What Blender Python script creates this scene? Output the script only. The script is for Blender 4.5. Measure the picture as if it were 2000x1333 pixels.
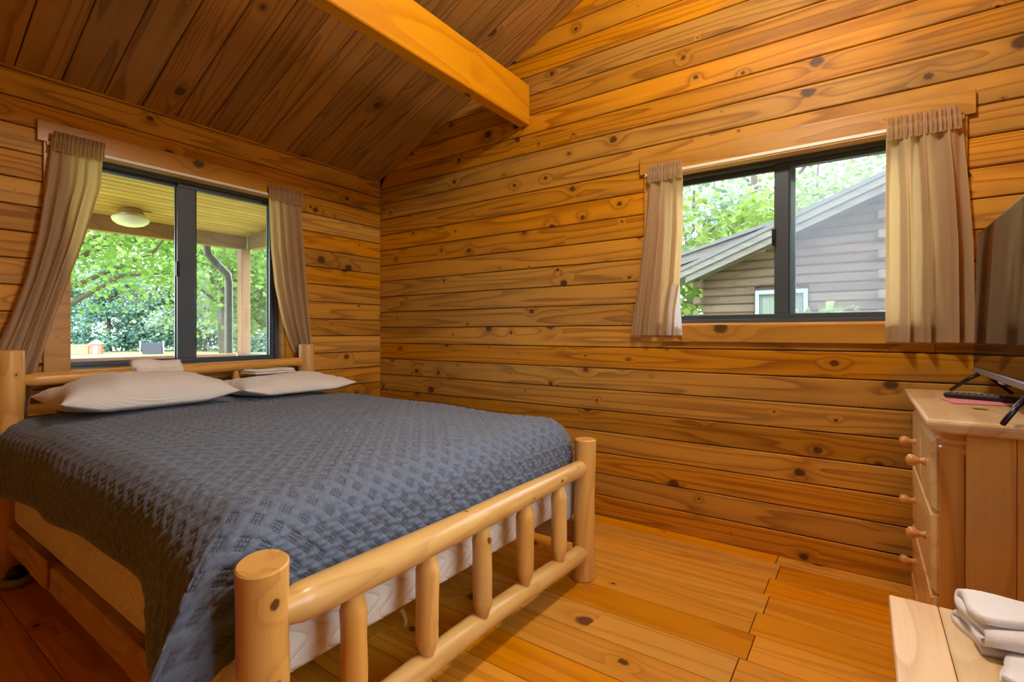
import bpy, math, random
import numpy as np
from mathutils import Vector, Matrix, noise as mnoise

for o in list(bpy.data.objects): bpy.data.objects.remove(o, do_unlink=True)
SC = bpy.context.scene
COL = SC.collection
random.seed(7)
RNG = np.random.default_rng(11)

# ------------------------------------------------------------------ camera
YAW = math.atan(688/979.0)
cam_d = bpy.data.cameras.new('camera'); cam = bpy.data.objects.new('camera', cam_d); COL.objects.link(cam)
cam.location = (3.366, -2.843, 1.127)
cam.rotation_euler = (math.pi/2, 0, YAW)
cam_d.sensor_width = 36.0
cam_d.lens = 36.0*979/2000
cam_d.shift_y = -16.5/2000
cam_d.clip_start = 0.02; cam_d.clip_end = 400
SC.camera = cam

# ------------------------------------------------------------------ world, exposure
SKY = 11.5
EXPOSURE = 0.25
LAMP_W = 205.0
w = bpy.data.worlds.new('overcast_sky'); SC.world = w; w.use_nodes = True
nt = w.node_tree; nt.nodes.clear()
wo = nt.nodes.new('ShaderNodeOutputWorld'); bg = nt.nodes.new('ShaderNodeBackground')
bg.inputs['Color'].default_value = (0.86, 0.92, 1.0, 1); bg.inputs['Strength'].default_value = SKY
nt.links.new(bg.outputs[0], wo.inputs[0])
SC.view_settings.view_transform = 'Standard'
SC.view_settings.look = 'None'
SC.view_settings.gamma = 1.0
SC.view_settings.use_curve_mapping = False
SC.view_settings.exposure = EXPOSURE

# ------------------------------------------------------------------ helpers
def tag(o, label=None, cat=None, group=None, kind=None):
    if label: o['label'] = label
    if cat: o['category'] = cat
    if group: o['group'] = group
    if kind: o['kind'] = kind
    return o

def empty(name, loc=(0, 0, 0), rz=0.0):
    o = bpy.data.objects.new(name, None); COL.objects.link(o)
    o.location = loc; o.rotation_euler = (0, 0, rz); o.empty_display_size = 0.05
    return o

def mobj(name, verts, faces, mat=None, parent=None, smooth=False, mw=None, uv=None):
    me = bpy.data.meshes.new(name)
    me.from_pydata([tuple(map(float, v)) for v in verts], [], [tuple(map(int, f)) for f in faces])
    me.update()
    if smooth: me.shade_smooth()
    if mat: me.materials.append(mat)
    o = bpy.data.objects.new(name, me); COL.objects.link(o)
    if parent: o.parent = parent
    if mw is not None: o.matrix_local = mw
    return o

def frame(origin, xa, ya):
    """matrix with local X along xa, local Y along ya, local Z their cross product"""
    x = Vector(xa).normalized(); y = Vector(ya); y = (y-x*y.dot(x)).normalized(); z = x.cross(y)
    m = Matrix((x, y, z)).transposed().to_4x4(); m.translation = Vector(origin)
    return m

def box_data(x0, x1, y0, y1, z0, z1, b=0.0):
    if b <= 0:
        v = [(x, y, z) for x in (x0, x1) for y in (y0, y1) for z in (z0, z1)]
        f = [(0,1,3,2),(4,6,7,5),(0,4,5,1),(2,3,7,6),(0,2,6,4),(1,5,7,3)]
        return v, f
    # chamfered box, 24 verts
    v = []; idx = {}
    X = (x0, x1); Y = (y0, y1); Z = (z0, z1)
    for i in (0, 1):
        for j in (0, 1):
            for k in (0, 1):
                sx = b if i == 0 else -b; sy = b if j == 0 else -b; sz = b if k == 0 else -b
                idx[i,j,k,'x'] = len(v); v.append((X[i], Y[j]+sy, Z[k]+sz))
                idx[i,j,k,'y'] = len(v); v.append((X[i]+sx, Y[j], Z[k]+sz))
                idx[i,j,k,'z'] = len(v); v.append((X[i]+sx, Y[j]+sy, Z[k]))
    f = []
    for i in (0, 1):
        f.append([idx[i,0,0,'x'], idx[i,1,0,'x'], idx[i,1,1,'x'], idx[i,0,1,'x']])
        f.append([idx[0,i,0,'y'], idx[1,i,0,'y'], idx[1,i,1,'y'], idx[0,i,1,'y']])
        f.append([idx[0,0,i,'z'], idx[1,0,i,'z'], idx[1,1,i,'z'], idx[0,1,i,'z']])
    for a in (0, 1):
        for c in (0, 1):
            f.append([idx[a,c,0,'x'], idx[a,c,1,'x'], idx[a,c,1,'y'], idx[a,c,0,'y']])
            f.append([idx[a,0,c,'x'], idx[a,1,c,'x'], idx[a,1,c,'z'], idx[a,0,c,'z']])
            f.append([idx[0,a,c,'y'], idx[1,a,c,'y'], idx[1,a,c,'z'], idx[0,a,c,'z']])
    for i in (0, 1):
        for j in (0, 1):
            for k in (0, 1):
                f.append([idx[i,j,k,'x'], idx[i,j,k,'y'], idx[i,j,k,'z']])
    c = Vector(((x0+x1)/2, (y0+y1)/2, (z0+z1)/2)); out = []
    for q in f:
        p = [Vector(v[t]) for t in q]
        n = (p[1]-p[0]).cross(p[2]-p[0]); m = sum(p, Vector())/len(p)
        out.append(q if n.dot(m-c) > 0 else q[::-1])
    return v, out

def box(name, x0, x1, y0, y1, z0, z1, mat, parent=None, b=0.003, mw=None):
    v, f = box_data(x0, x1, y0, y1, z0, z1, b)
    return mobj(name, v, f, mat, parent, mw=mw)

class MB:
    """collects pieces of one single part"""
    def __init__(s): s.v = []; s.f = []
    def add(s, v, f):
        n = len(s.v); s.v += list(v); s.f += [tuple(i+n for i in q) for q in f]; return s
    def box(s, *a, b=0.002): return s.add(*box_data(*a, b))
    def build(s, name, mat, parent=None, smooth=False, mw=None): return mobj(name, s.v, s.f, mat, parent, smooth, mw)

def tube_data(path, radii, seg=12, cap=True):
    """closed tapered tube along a polyline"""
    P = [Vector(p) for p in path]; n = len(P); v = []; f = []
    t0 = (P[1]-P[0]).normalized(); up = Vector((0, 0, 1)) if abs(t0.z) < 0.9 else Vector((1, 0, 0))
    a = t0.cross(up).normalized()
    for i in range(n):
        t = (P[min(i+1, n-1)]-P[max(i-1, 0)]).normalized()
        a = (a-t*a.dot(t)).normalized(); b = t.cross(a)
        for k in range(seg):
            an = 2*math.pi*k/seg
            v.append(P[i]+(a*math.cos(an)+b*math.sin(an))*radii[i])
    for i in range(n-1):
        for k in range(seg):
            k2 = (k+1) % seg
            f.append((i*seg+k, i*seg+k2, (i+1)*seg+k2, (i+1)*seg+k))
    if cap:
        f.append(tuple(range(seg-1, -1, -1))); f.append(tuple((n-1)*seg+k for k in range(seg)))
    return v, f

def tube(name, path, radii, mat, parent=None, seg=12, smooth=True):
    if not hasattr(radii, '__len__'): radii = [radii]*len(path)
    return mobj(name, *tube_data(path, radii, seg), mat, parent, smooth)

def lathe_data(profile, seg=20):
    """profile [(r, z)] about local Z"""
    v = []; f = []; n = len(profile)
    for r, z in profile:
        for k in range(seg):
            a = 2*math.pi*k/seg; v.append((r*math.cos(a), r*math.sin(a), z))
    for i in range(n-1):
        for k in range(seg):
            k2 = (k+1) % seg; f.append((i*seg+k, i*seg+k2, (i+1)*seg+k2, (i+1)*seg+k))
    f.append(tuple(range(seg-1, -1, -1))); f.append(tuple((n-1)*seg+k for k in range(seg)))
    return v, f

# ------------------------------------------------------------------ materials
def newmat(name):
    m = bpy.data.materials.new(name); m.use_nodes = True
    n = m.node_tree; n.nodes.clear()
    out = n.nodes.new('ShaderNodeOutputMaterial')
    return m, n, out

class N:
    """tiny node-building helper"""
    def __init__(s, nt): s.nt = nt
    def node(s, t, **k):
        n = s.nt.nodes.new(t)
        for a, b in k.items(): setattr(n, a, b)
        return n
    def put(s, sock, val):
        if isinstance(val, bpy.types.NodeSocket): s.nt.links.new(val, sock)
        elif val is not None:
            if hasattr(sock, 'default_value'):
                if hasattr(sock.default_value, '__len__') and hasattr(val, '__len__') and len(sock.default_value) == 4 and len(val) == 3: val = (*val, 1)
                sock.default_value = val
    def math(s, op, a, b=None, c=None, clamp=False):
        n = s.node('ShaderNodeMath', operation=op); n.use_clamp = clamp
        s.put(n.inputs[0], a); s.put(n.inputs[1], b); s.put(n.inputs[2], c); return n.outputs[0]
    def vmath(s, op, a, b=None):
        n = s.node('ShaderNodeVectorMath', operation=op); s.put(n.inputs[0], a); s.put(n.inputs[1], b); return n.outputs[0]
    def noise(s, vec, scale=1.0, detail=2.0, rough=0.5, dim='3D', dist=0.0):
        n = s.node('ShaderNodeTexNoise', noise_dimensions=dim); s.put(n.inputs['Vector'], vec)
        n.inputs['Scale'].default_value = scale; n.inputs['Detail'].default_value = detail
        n.inputs['Roughness'].default_value = rough; n.inputs['Distortion'].default_value = dist
        return n.outputs[0]
    def mix(s, fac, a, b, mode='MIX'):
        n = s.node('ShaderNodeMix', data_type='RGBA', blend_type=mode); n.clamp_factor = True
        s.put(n.inputs[0], fac); s.put(n.inputs[6], a); s.put(n.inputs[7], b); return n.outputs[2]
    def rng(s, v, a, b, c, d, smooth=False):
        n = s.node('ShaderNodeMapRange'); n.interpolation_type = 'SMOOTHSTEP' if smooth else 'LINEAR'
        s.put(n.inputs[0], v)
        for i, x in enumerate((a, b, c, d)): s.put(n.inputs[i+1], x)
        return n.outputs[0]
    def bump(s, h, strength=0.3, dist=0.002, normal=None):
        n = s.node('ShaderNodeBump'); n.inputs['Strength'].default_value = strength
        n.inputs['Distance'].default_value = dist; s.put(n.inputs['Height'], h); s.put(n.inputs['Normal'], normal)
        return n.outputs[0]
    def principled(s, **k):
        n = s.node('ShaderNodeBsdfPrincipled')
        for a, b in k.items(): s.put(n.inputs[a], b)
        return n.outputs[0]
    def out(s, sh, o): s.nt.links.new(sh, o.inputs[0])

def wood(name, light, dark, knot=(0.07, 0.028, 0.010), rough=0.42, coat=0.15, knot_cell=0.2, knot_size=0.11,
         freq=9.0, ring=0.55, stretch=(0.9, 7.0), var=0.28, stain=0.0, stain_col=(0.12, 0.085, 0.04), bump=0.25, hue=0.007, spec=0.4):
    """flat-sawn pine: local X is the length of the piece"""
    m, nt_, out = newmat(name); n = N(nt_)
    tc = n.node('ShaderNodeTexCoord'); oi = n.node('ShaderNodeObjectInfo'); rnd = oi.outputs['Random']
    off = n.node('ShaderNodeCombineXYZ')
    n.put(off.inputs[0], n.math('MULTIPLY', rnd, 61.0)); n.put(off.inputs[1], n.math('MULTIPLY', rnd, 173.0)); n.put(off.inputs[2], n.math('MULTIPLY', rnd, 37.0))
    p = n.vmath('ADD', tc.outputs['Object'], off.outputs[0])
    # knots
    vk = n.node('ShaderNodeTexVoronoi', voronoi_dimensions='2D', feature='F1')
    n.put(vk.inputs['Vector'], n.vmath('MULTIPLY', n.vmath('ADD', p, n.vmath('MULTIPLY', n.node('ShaderNodeTexNoise').outputs['Color'], (0, 0, 0))), (0.8/knot_cell, 1.0/knot_cell, 1.0/knot_cell)))
    vk.inputs['Scale'].default_value = 1.0; vk.inputs['Randomness'].default_value = 1.0
    d = vk.outputs['Distance']
    sep = n.node('ShaderNodeSeparateColor'); n.put(sep.inputs[0], vk.outputs['Color'])
    d = n.math('ADD', d, n.math('MULTIPLY', n.math('SUBTRACT', n.noise(p, 60.0, 2.0), 0.5), 0.06))
    rad = n.math('MULTIPLY', n.math('POWER', sep.outputs[0], 3.0), knot_size*1.35)
    rad = n.math('MAXIMUM', rad, 0.0001)
    kmask = n.rng(d, n.math('MULTIPLY', rad, 0.55), rad, 1.0, 0.0, True)
    kmask = n.math('MULTIPLY', kmask, n.rng(sep.outputs[0], 0.3, 0.45, 0.0, 1.0))
    halo = n.rng(d, 0.0, n.math('MULTIPLY', rad, 4.0), 1.0, 0.0, True)
    # growth rings = contour lines of a stretched noise field, bent round the knots
    q = n.vmath('MULTIPLY', p, (stretch[0], stretch[1], stretch[1]))
    fld = n.noise(q, 1.0, 1.5, 0.35)
    fld = n.math('ADD', n.math('MULTIPLY', fld, freq), n.math('MULTIPLY', halo, 0.9))
    sn = n.math('FRACT', fld)
    ringv = n.rng(n.math('POWER', sn, 2.0), 0.05, 0.95, 0.0, 1.0, True)
    edge = n.rng(sn, 0.9, 1.0, 1.0, 0.0, True)
    ringv = n.math('MULTIPLY', ringv, edge)
    streak = n.noise(n.vmath('MULTIPLY', p, (2.2, 120.0, 120.0)), 1.0, 3.0, 0.6)
    blot = n.noise(n.vmath('MULTIPLY', p, (1.3, 4.0, 4.0)), 1.0, 2.0, 0.5)
    fac = n.math('ADD', n.math('MULTIPLY', ringv, ring), n.math('MULTIPLY', n.math('SUBTRACT', streak, 0.42), 0.55))
    fac = n.math('ADD', fac, n.math('MULTIPLY', n.math('SUBTRACT', blot, 0.5), 0.5), clamp=True)
    col = n.mix(fac, light, dark)
    r2 = n.math('FRACT', n.math('MULTIPLY', rnd, 71.37))
    hs = n.node('ShaderNodeHueSaturation')
    n.put(hs.inputs['Hue'], n.rng(r2, 0, 1, 0.5-hue, 0.5+hue*0.6)); n.put(hs.inputs['Value'], n.rng(rnd, 0, 1, 1.0-var, 1.0+var*0.6))
    n.put(hs.inputs['Saturation'], n.rng(r2, 0, 1, 1.04, 0.94)); n.put(hs.inputs['Color'], col)
    col = hs.outputs[0]
    if stain > 0:
        st = n.noise(n.vmath('MULTIPLY', tc.outputs['Object'], (0.9, 2.5, 2.5)), 1.0, 4.0, 0.6)
        col = n.mix(n.math('MULTIPLY', n.rng(st, 0.5, 0.7, 0, 1, True), stain), col, stain_col)
    col = n.mix(n.math('MULTIPLY', halo, n.math('MULTIPLY', n.rng(sep.outputs[0], 0.3, 0.45, 0.0, 1.0), 0.35)), col, dark)
    col = n.mix(n.math('MULTIPLY', kmask, 0.92), col, knot)
    h = n.math('ADD', n.math('MULTIPLY', streak, 0.6), n.math('MULTIPLY', ringv, 0.5))
    h = n.math('SUBTRACT', h, n.math('MULTIPLY', kmask, 0.6))
    nb = n.bump(h, bump, 0.0015)
    rg = n.rng(streak, 0.2, 0.8, rough-0.06, rough+0.1)
    sh = n.principled(**{'Base Color': col, 'Roughness': rg, 'Normal': nb, 'Coat Weight': coat, 'Coat Roughness': 0.22, 'Specular IOR Level': spec})
    n.out(sh, out); return m

def plain(name, col, rough=0.5, metal=0.0, bump=0.0, bscale=80.0, var=0.0, coat=0.0, spec=0.5):
    m, nt_, out = newmat(name); n = N(nt_)
    tc = n.node('ShaderNodeTexCoord'); c = col; nb = None
    ns = n.noise(tc.outputs['Object'], bscale, 3.0, 0.6)
    if var > 0: c = n.mix(n.rng(ns, 0.3, 0.7, 0.0, 1.0), tuple(x*(1-var) for x in col), tuple(min(1, x*(1+var*0.5)) for x in col))
    if bump > 0: nb = n.bump(ns, bump, 0.002)
    sh = n.principled(**{'Base Color': c, 'Roughness': rough, 'Metallic': metal, 'Normal': nb, 'Coat Weight': coat, 'Specular IOR Level': spec})
    n.out(sh, out); return m

def cloth(name, col, rough=0.9, weave=450.0, bump=0.35, transl=0.0, tcol=None, var=0.06, bdist=0.0012):
    m, nt_, out = newmat(name); n = N(nt_)
    tc = n.node('ShaderNodeTexCoord'); uv = tc.outputs['UV'] if transl > 0 else tc.outputs['Object']
    sx = n.node('ShaderNodeSeparateXYZ'); n.put(sx.inputs[0], uv)
    a = n.math('SINE', n.math('MULTIPLY', sx.outputs[0], weave)); b = n.math('SINE', n.math('MULTIPLY', sx.outputs[1], weave))
    g = n.math('MAXIMUM', a, b)
    big = n.noise(tc.outputs['Object'], 9.0, 3.0, 0.55)
    h = n.math('ADD', n.math('MULTIPLY', g, 0.3), n.math('MULTIPLY', big, 1.5))
    nb = n.bump(h, bump, bdist)
    c = n.mix(n.math('ADD', n.math('MULTIPLY', n.math('GREATER_THAN', g, 0.93), 0.35), n.math('MULTIPLY', big, 0.3)), col, tuple(x*(1-var*2.5) for x in col))
    sh = n.principled(**{'Base Color': c, 'Roughness': rough, 'Normal': nb, 'Specular IOR Level': 0.15, 'Sheen Weight': 0.15})
    if transl > 0:
        tr = n.node('ShaderNodeBsdfTranslucent'); n.put(tr.inputs['Color'], tcol or col); n.put(tr.inputs['Normal'], nb)
        mx = n.node('ShaderNodeMixShader'); mx.inputs[0].default_value = transl
        nt_.links.new(sh, mx.inputs[1]); nt_.links.new(tr.outputs[0], mx.inputs[2]); sh = mx.outputs[0]
    n.out(sh, out); return m

M = {}
M['wall'] = wood('varnished_pine_wall', (0.60, 0.285, 0.020), (0.27, 0.096, 0.005), spec=0.25, stain=0.5, var=0.24, rough=0.5, coat=0.0, freq=9.0, stretch=(0.45, 8.0), ring=0.75, knot_cell=0.2, knot_size=0.13, hue=0.008)
M['ceil'] = wood('dark_pine_ceiling', (0.42, 0.205, 0.042), (0.17, 0.066, 0.011), var=0.2, rough=0.5, coat=0.0, freq=13.0, ring=0.7, stretch=(0.30, 6.0), hue=0.008, knot_cell=0.3, knot_size=0.10)
M['floor'] = wood('varnished_pine_floor', (0.80, 0.365, 0.024), (0.46, 0.150, 0.007), var=0.2, rough=0.3, coat=0.35, freq=8.0, stretch=(0.4, 7.0), hue=0.01, knot_cell=0.3, knot_size=0.12, bump=0.12, ring=0.5)
M['trim'] = wood('pine_trim', (0.54, 0.275, 0.030), (0.31, 0.122, 0.010), var=0.12, knot_cell=0.35, freq=7.0)
M['jamb'] = wood('pale_pine_jamb', (0.78, 0.47, 0.16), (0.55, 0.28, 0.07), var=0.08, knot_cell=0.6, freq=5.0)
M['beam'] = wood('pine_beam', (0.72, 0.355, 0.020), (0.50, 0.20, 0.009), var=0.05, freq=5.0, knot_cell=0.4, knot_size=0.07, stretch=(0.5, 4.0))
M['log'] = wood('peeled_pine_log', (0.72, 0.425, 0.115), (0.53, 0.25, 0.045), var=0.12, rough=0.32, coat=0.25, freq=6.0, ring=0.5, knot_cell=0.15, knot_size=0.085, stretch=(1.2, 9.0), bump=0.15)
M['rail'] = wood('side_rail_pine', (0.58, 0.33, 0.12), (0.36, 0.17, 0.05), var=0.08, rough=0.5, coat=0.0)
M['dresser'] = wood('honey_pine', (0.64, 0.34, 0.078), (0.42, 0.18, 0.030), var=0.14, rough=0.35, coat=0.3, freq=7.0, stretch=(0.7, 6.0), knot_cell=0.3)
M['drawer'] = wood('pale_honey_pine', (0.80, 0.55, 0.235), (0.60, 0.34, 0.11), var=0.1, rough=0.32, coat=0.35, freq=6.0, knot_cell=0.3)
M['dtop'] = wood('worn_pine_top', (0.74, 0.52, 0.27), (0.52, 0.31, 0.12), var=0.08, rough=0.3, coat=0.4, freq=5.0, knot_cell=0.3, stain=0.4, stain_col=(0.30, 0.22, 0.13))
M['bench'] = wood('raw_pine_bench', (0.80, 0.60, 0.34), (0.58, 0.36, 0.15), var=0.1, rough=0.4, coat=0.2, freq=7.0, stretch=(1.1, 8.0), knot_cell=0.6)
M['knob'] = plain('turned_knob', (0.62, 0.30, 0.10), 0.3, coat=0.4)
M['deck'] = wood('porch_boards', (0.70, 0.40, 0.11), (0.46, 0.22, 0.05), var=0.12, rough=0.6, coat=0.0, freq=5.0, knot_cell=0.5)
M['pbeam'] = wood('porch_beam_pine', (0.30, 0.155, 0.07), (0.18, 0.085, 0.035), var=0.12, rough=0.65, coat=0.0, freq=5.0, knot_cell=0.35)
M['cabin'] = wood('weathered_log_siding', (0.115, 0.076, 0.047), (0.06, 0.038, 0.024), var=0.25, rough=0.8, coat=0.0, freq=6.0, knot_cell=0.3, stain=0.4, stain_col=(0.095, 0.078, 0.067))
M['grey_wood'] = wood('weathered_grey_board', (0.125, 0.115, 0.105), (0.075, 0.067, 0.06), var=0.15, rough=0.8, coat=0.0, freq=6.0, knot_cell=0.4)
M['shingle'] = plain('grey_shingle', (0.10, 0.098, 0.102), 0.9, bump=0.6, bscale=60, var=0.3)
M['frame'] = plain('dark_window_frame', (0.055, 0.078, 0.10), 0.4, metal=0.0, bump=0.03, bscale=400)
M['rubber'] = plain('black_gasket', (0.01, 0.01, 0.011), 0.7)
M['chrome'] = plain('metal_latch', (0.35, 0.35, 0.36), 0.3, metal=0.9)
M['white_metal'] = plain('white_enamel_rod', (0.80, 0.78, 0.72), 0.4)
M['tv_black'] = plain('black_plastic', (0.012, 0.012, 0.014), 0.32, bump=0.04, bscale=500)
M['tv_screen'] = plain('tv_screen_glass', (0.010, 0.009, 0.009), 0.045, coat=0.0)
M['tv_leg'] = plain('dark_metal_leg', (0.03, 0.022, 0.04), 0.25, metal=0.6)
M['tv_silver'] = plain('silver_trim', (0.30, 0.33, 0.38), 0.35, metal=0.7)
M['button'] = plain('remote_buttons', (0.16, 0.16, 0.18), 0.5)
M['pink'] = plain('pink_paper', (0.62, 0.21, 0.24), 0.8, bump=0.15, bscale=60)
M['curtain'] = cloth('tan_curtain_cloth', (0.52, 0.425, 0.27), weave=620.0, bump=0.25, transl=0.45, tcol=(0.92, 0.60, 0.26))
M['lining'] = cloth('white_lining', (0.80, 0.80, 0.82), weave=620.0, transl=0.4, bump=0.2)
M['sheet'] = cloth('cream_pillowcase', (0.92, 0.89, 0.83), weave=3500.0, bump=0.5, bdist=0.010, var=0.02)
M['terry'] = plain('white_terry', (0.86, 0.86, 0.89), 0.95, bump=0.9, bscale=420)
M['terry2'] = plain('offwhite_terry', (0.80, 0.74, 0.68), 0.95, bump=0.9, bscale=420)
M['mattress'] = cloth('white_mattress', (0.82, 0.80, 0.76), weave=700.0)
M['lawn'] = plain('lawn_grass', (0.20, 0.25, 0.05), 0.95, bump=0.6, bscale=3.0, var=0.35)
M['bark'] = plain('tree_bark', (0.085, 0.068, 0.055), 0.95, bump=0.9, bscale=25, var=0.4)
M['gutter'] = plain('dark_downspout', (0.045, 0.050, 0.048), 0.5)
M['dome'] = plain('frosted_dome', (0.88, 0.86, 0.76), 0.3)
M['brass'] = plain('brushed_nickel', (0.55, 0.50, 0.36), 0.35, metal=0.8)
M['shade'] = plain('dark_recess', (0.05, 0.04, 0.035), 0.9)
M['blue_frame'] = plain('pale_blue_window_frame', (0.20, 0.26, 0.29), 0.5)
M['far_curtain'] = plain('far_cream_curtain', (0.34, 0.36, 0.32), 0.9)

def leafmat(name, c1, c2, tr=0.35):
    m, nt_, out = newmat(name); n = N(nt_)
    tc = n.node('ShaderNodeTexCoord')
    wn = n.node('ShaderNodeTexNoise'); wn.inputs['Scale'].default_value = 1.7; wn.inputs['Detail'].default_value = 5.0
    n.put(wn.inputs['Vector'], tc.outputs['Object'])
    c = n.mix(n.rng(wn.outputs[0], 0.32, 0.68, 0, 1), c1, c2)
    d = n.principled(**{'Base Color': c, 'Roughness': 0.55, 'Specular IOR Level': 0.3})
    t = n.node('ShaderNodeBsdfTranslucent'); n.put(t.inputs['Color'], c)
    mx = n.node('ShaderNodeMixShader'); mx.inputs[0].default_value = tr
    nt_.links.new(d, mx.inputs[1]); nt_.links.new(t.outputs[0], mx.inputs[2]); n.out(mx.outputs[0], out); return m
M['maple'] = leafmat('maple_leaves', (0.075, 0.17, 0.030), (0.20, 0.33, 0.055), 0.45)
M['oak'] = leafmat('oak_leaves', (0.11, 0.19, 0.06), (0.24, 0.31, 0.12), 0.4)
M['lime'] = leafmat('lime_green_leaves', (0.085, 0.15, 0.026), (0.17, 0.23, 0.045), 0.45)
M['spruce'] = leafmat('haze_tinted_needles', (0.055, 0.13, 0.10), (0.14, 0.235, 0.175), 0.2)  # bluish cast of distant haze painted into the needle colour
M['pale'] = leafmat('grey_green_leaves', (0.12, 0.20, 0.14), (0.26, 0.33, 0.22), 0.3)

def glass_mat():
    m, nt_, out = newmat('window_glass'); n = N(nt_)
    t = n.node('ShaderNodeBsdfTransparent'); t.inputs[0].default_value = (0.94, 0.965, 0.96, 1)
    g = n.node('ShaderNodeBsdfGlossy'); g.inputs['Roughness'].default_value = 0.01
    fr = n.node('ShaderNodeFresnel'); fr.inputs['IOR'].default_value = 1.45
    mx = n.node('ShaderNodeMixShader'); nt_.links.new(n.math('MULTIPLY', fr.outputs[0], 0.8), mx.inputs[0])
    nt_.links.new(t.outputs[0], mx.inputs[1]); nt_.links.new(g.outputs[0], mx.inputs[2]); n.out(mx.outputs[0], out); return m
M['glass'] = glass_mat()

def screen_mat(name, cover, col):
    m, nt_, out = newmat(name); n = N(nt_)
    t = n.node('ShaderNodeBsdfTransparent')
    d = n.node('ShaderNodeBsdfDiffuse'); d.inputs[0].default_value = (*col, 1)
    tl = n.node('ShaderNodeBsdfTranslucent'); tl.inputs[0].default_value = (*col, 1)
    mm = n.node('ShaderNodeMixShader'); mm.inputs[0].default_value = 0.5
    nt_.links.new(d.outputs[0], mm.inputs[1]); nt_.links.new(tl.outputs[0], mm.inputs[2])
    tc = n.node('ShaderNodeTexCoord'); sx = n.node('ShaderNodeSeparateXYZ'); n.put(sx.inputs[0], tc.outputs['Object'])
    k = 2*math.pi/0.0075
    w1 = n.math('SINE', n.math('MULTIPLY', n.math('ADD', sx.outputs[0], sx.outputs[1]), k)); w2 = n.math('SINE', n.math('MULTIPLY', sx.outputs[2], k))
    f = n.math('ADD', n.math('MULTIPLY', n.math('MAXIMUM', w1, w2), 0.08), cover)
    mx = n.node('ShaderNodeMixShader'); nt_.links.new(f, mx.inputs[0])
    nt_.links.new(t.outputs[0], mx.inputs[1]); nt_.links.new(mm.outputs[0], mx.inputs[2]); n.out(mx.outputs[0], out); return m
M['screen'] = screen_mat('insect_screen', 0.34, (0.27, 0.28, 0.36))
M['fine_screen'] = screen_mat('fine_insect_screen', 0.13, (0.34, 0.38, 0.33))

def boxspring_mat():
    m, nt_, out = newmat('quilted_box_spring'); n = N(nt_)
    tc = n.node('ShaderNodeTexCoord'); sx = n.node('ShaderNodeSeparateXYZ'); n.put(sx.inputs[0], tc.outputs['Object'])
    hz = n.math('ADD', sx.outputs[0], sx.outputs[1])
    wv = n.math('ADD', n.math('MULTIPLY', hz, 55.0), n.math('MULTIPLY', n.math('SINE', n.math('MULTIPLY', sx.outputs[2], 62.0)), 1.5))
    h = n.math('ABSOLUTE', n.math('SINE', wv))
    h = n.math('POWER', h, 0.5)
    rib = n.math('MULTIPLY', n.math('SINE', n.math('MULTIPLY', sx.outputs[2], 900.0)), 0.03)
    sp = n.noise(tc.outputs['Object'], 6.0, 4.0, 0.6)
    c = n.mix(n.rng(sp, 0.55, 0.75, 0, 1), (0.80, 0.755, 0.67), (0.70, 0.60, 0.45))
    sh = n.principled(**{'Base Color': c, 'Roughness': 0.75, 'Normal': n.bump(n.math('ADD', h, rib), 0.6, 0.009), 'Specular IOR Level': 0.3})
    n.out(sh, out); return m
M['boxspring'] = boxspring_mat()

def quilt_mat():
    m, nt_, out = newmat('slate_blue_quilt'); n = N(nt_)
    tc = n.node('ShaderNodeTexCoord'); sx = n.node('ShaderNodeSeparateXYZ'); n.put(sx.inputs[0], tc.outputs['UV'])
    k = 2*math.pi/0.0085
    p = n.math('MULTIPLY', n.math('ADD', sx.outputs[0], sx.outputs[1]), 0.7071*k); q = n.math('MULTIPLY', n.math('SUBTRACT', sx.outputs[0], sx.outputs[1]), 0.7071*k)
    waf = n.math('MULTIPLY', n.math('ABSOLUTE', n.math('SINE', n.math('MULTIPLY', p, 0.5))), n.math('ABSOLUTE', n.math('SINE', n.math('MULTIPLY', q, 0.5))))
    at = n.node('ShaderNodeAttribute', attribute_name='relief')
    bar = n.rng(at.outputs['Fac'], 0.2, 0.8, 0.0, 1.0)
    wr = n.noise(n.vmath('MULTIPLY', tc.outputs['UV'], (90.0, 90.0, 1.0)), 1.0, 3.0, 0.6)
    h = n.math('ADD', n.math('MULTIPLY', waf, n.math('SUBTRACT', 1.0, bar)), n.math('MULTIPLY', n.math('MULTIPLY', wr, bar), 1.5))
    nb = n.bump(h, 0.6, 0.0035)
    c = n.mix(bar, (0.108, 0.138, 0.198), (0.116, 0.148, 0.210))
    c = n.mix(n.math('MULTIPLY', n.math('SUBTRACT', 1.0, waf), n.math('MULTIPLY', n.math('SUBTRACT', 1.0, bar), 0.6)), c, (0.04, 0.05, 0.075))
    sh = n.principled(**{'Base Color': c, 'Roughness': 0.62, 'Normal': nb, 'Specular IOR Level': 0.35, 'Sheen Weight': 0.35, 'Sheen Roughness': 0.4})
    n.out(sh, out); return m
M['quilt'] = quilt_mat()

# ------------------------------------------------------------------ boards
def plank(parent, mw, x0, x1, y0, y1, mat, T=0.02, b=0.004, name='plank', xs=None, xe=None):
    """bevelled board in local coords (X length, Y width, front face at Z=0); xs/xe give slanted ends as functions of y"""
    prof = [(y0, -T), (y0, -b), (y0+b, 0), (y1-b, 0), (y1, -b), (y1, -T)]
    xs = xs or (lambda y: x0); xe = xe or (lambda y: x1)
    # local origin at the middle of the board
    cx = (x0+x1)/2; cy = (y0+y1)/2
    v = [(xs(y)-cx, y-cy, z) for y, z in prof]+[(xe(y)-cx, y-cy, z) for y, z in prof]
    f = [(i, i+6, (i+1) % 6+6, (i+1) % 6) for i in range(6)]+[(0, 1, 2, 3, 4, 5), (11, 10, 9, 8, 7, 6)]
    return mobj(name, v, f, mat, parent, mw=mw @ Matrix.Translation((cx, cy, 0)))

def struct(name, label, cat):
    o = empty(name); tag(o, label, cat, kind='structure'); return o

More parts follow.
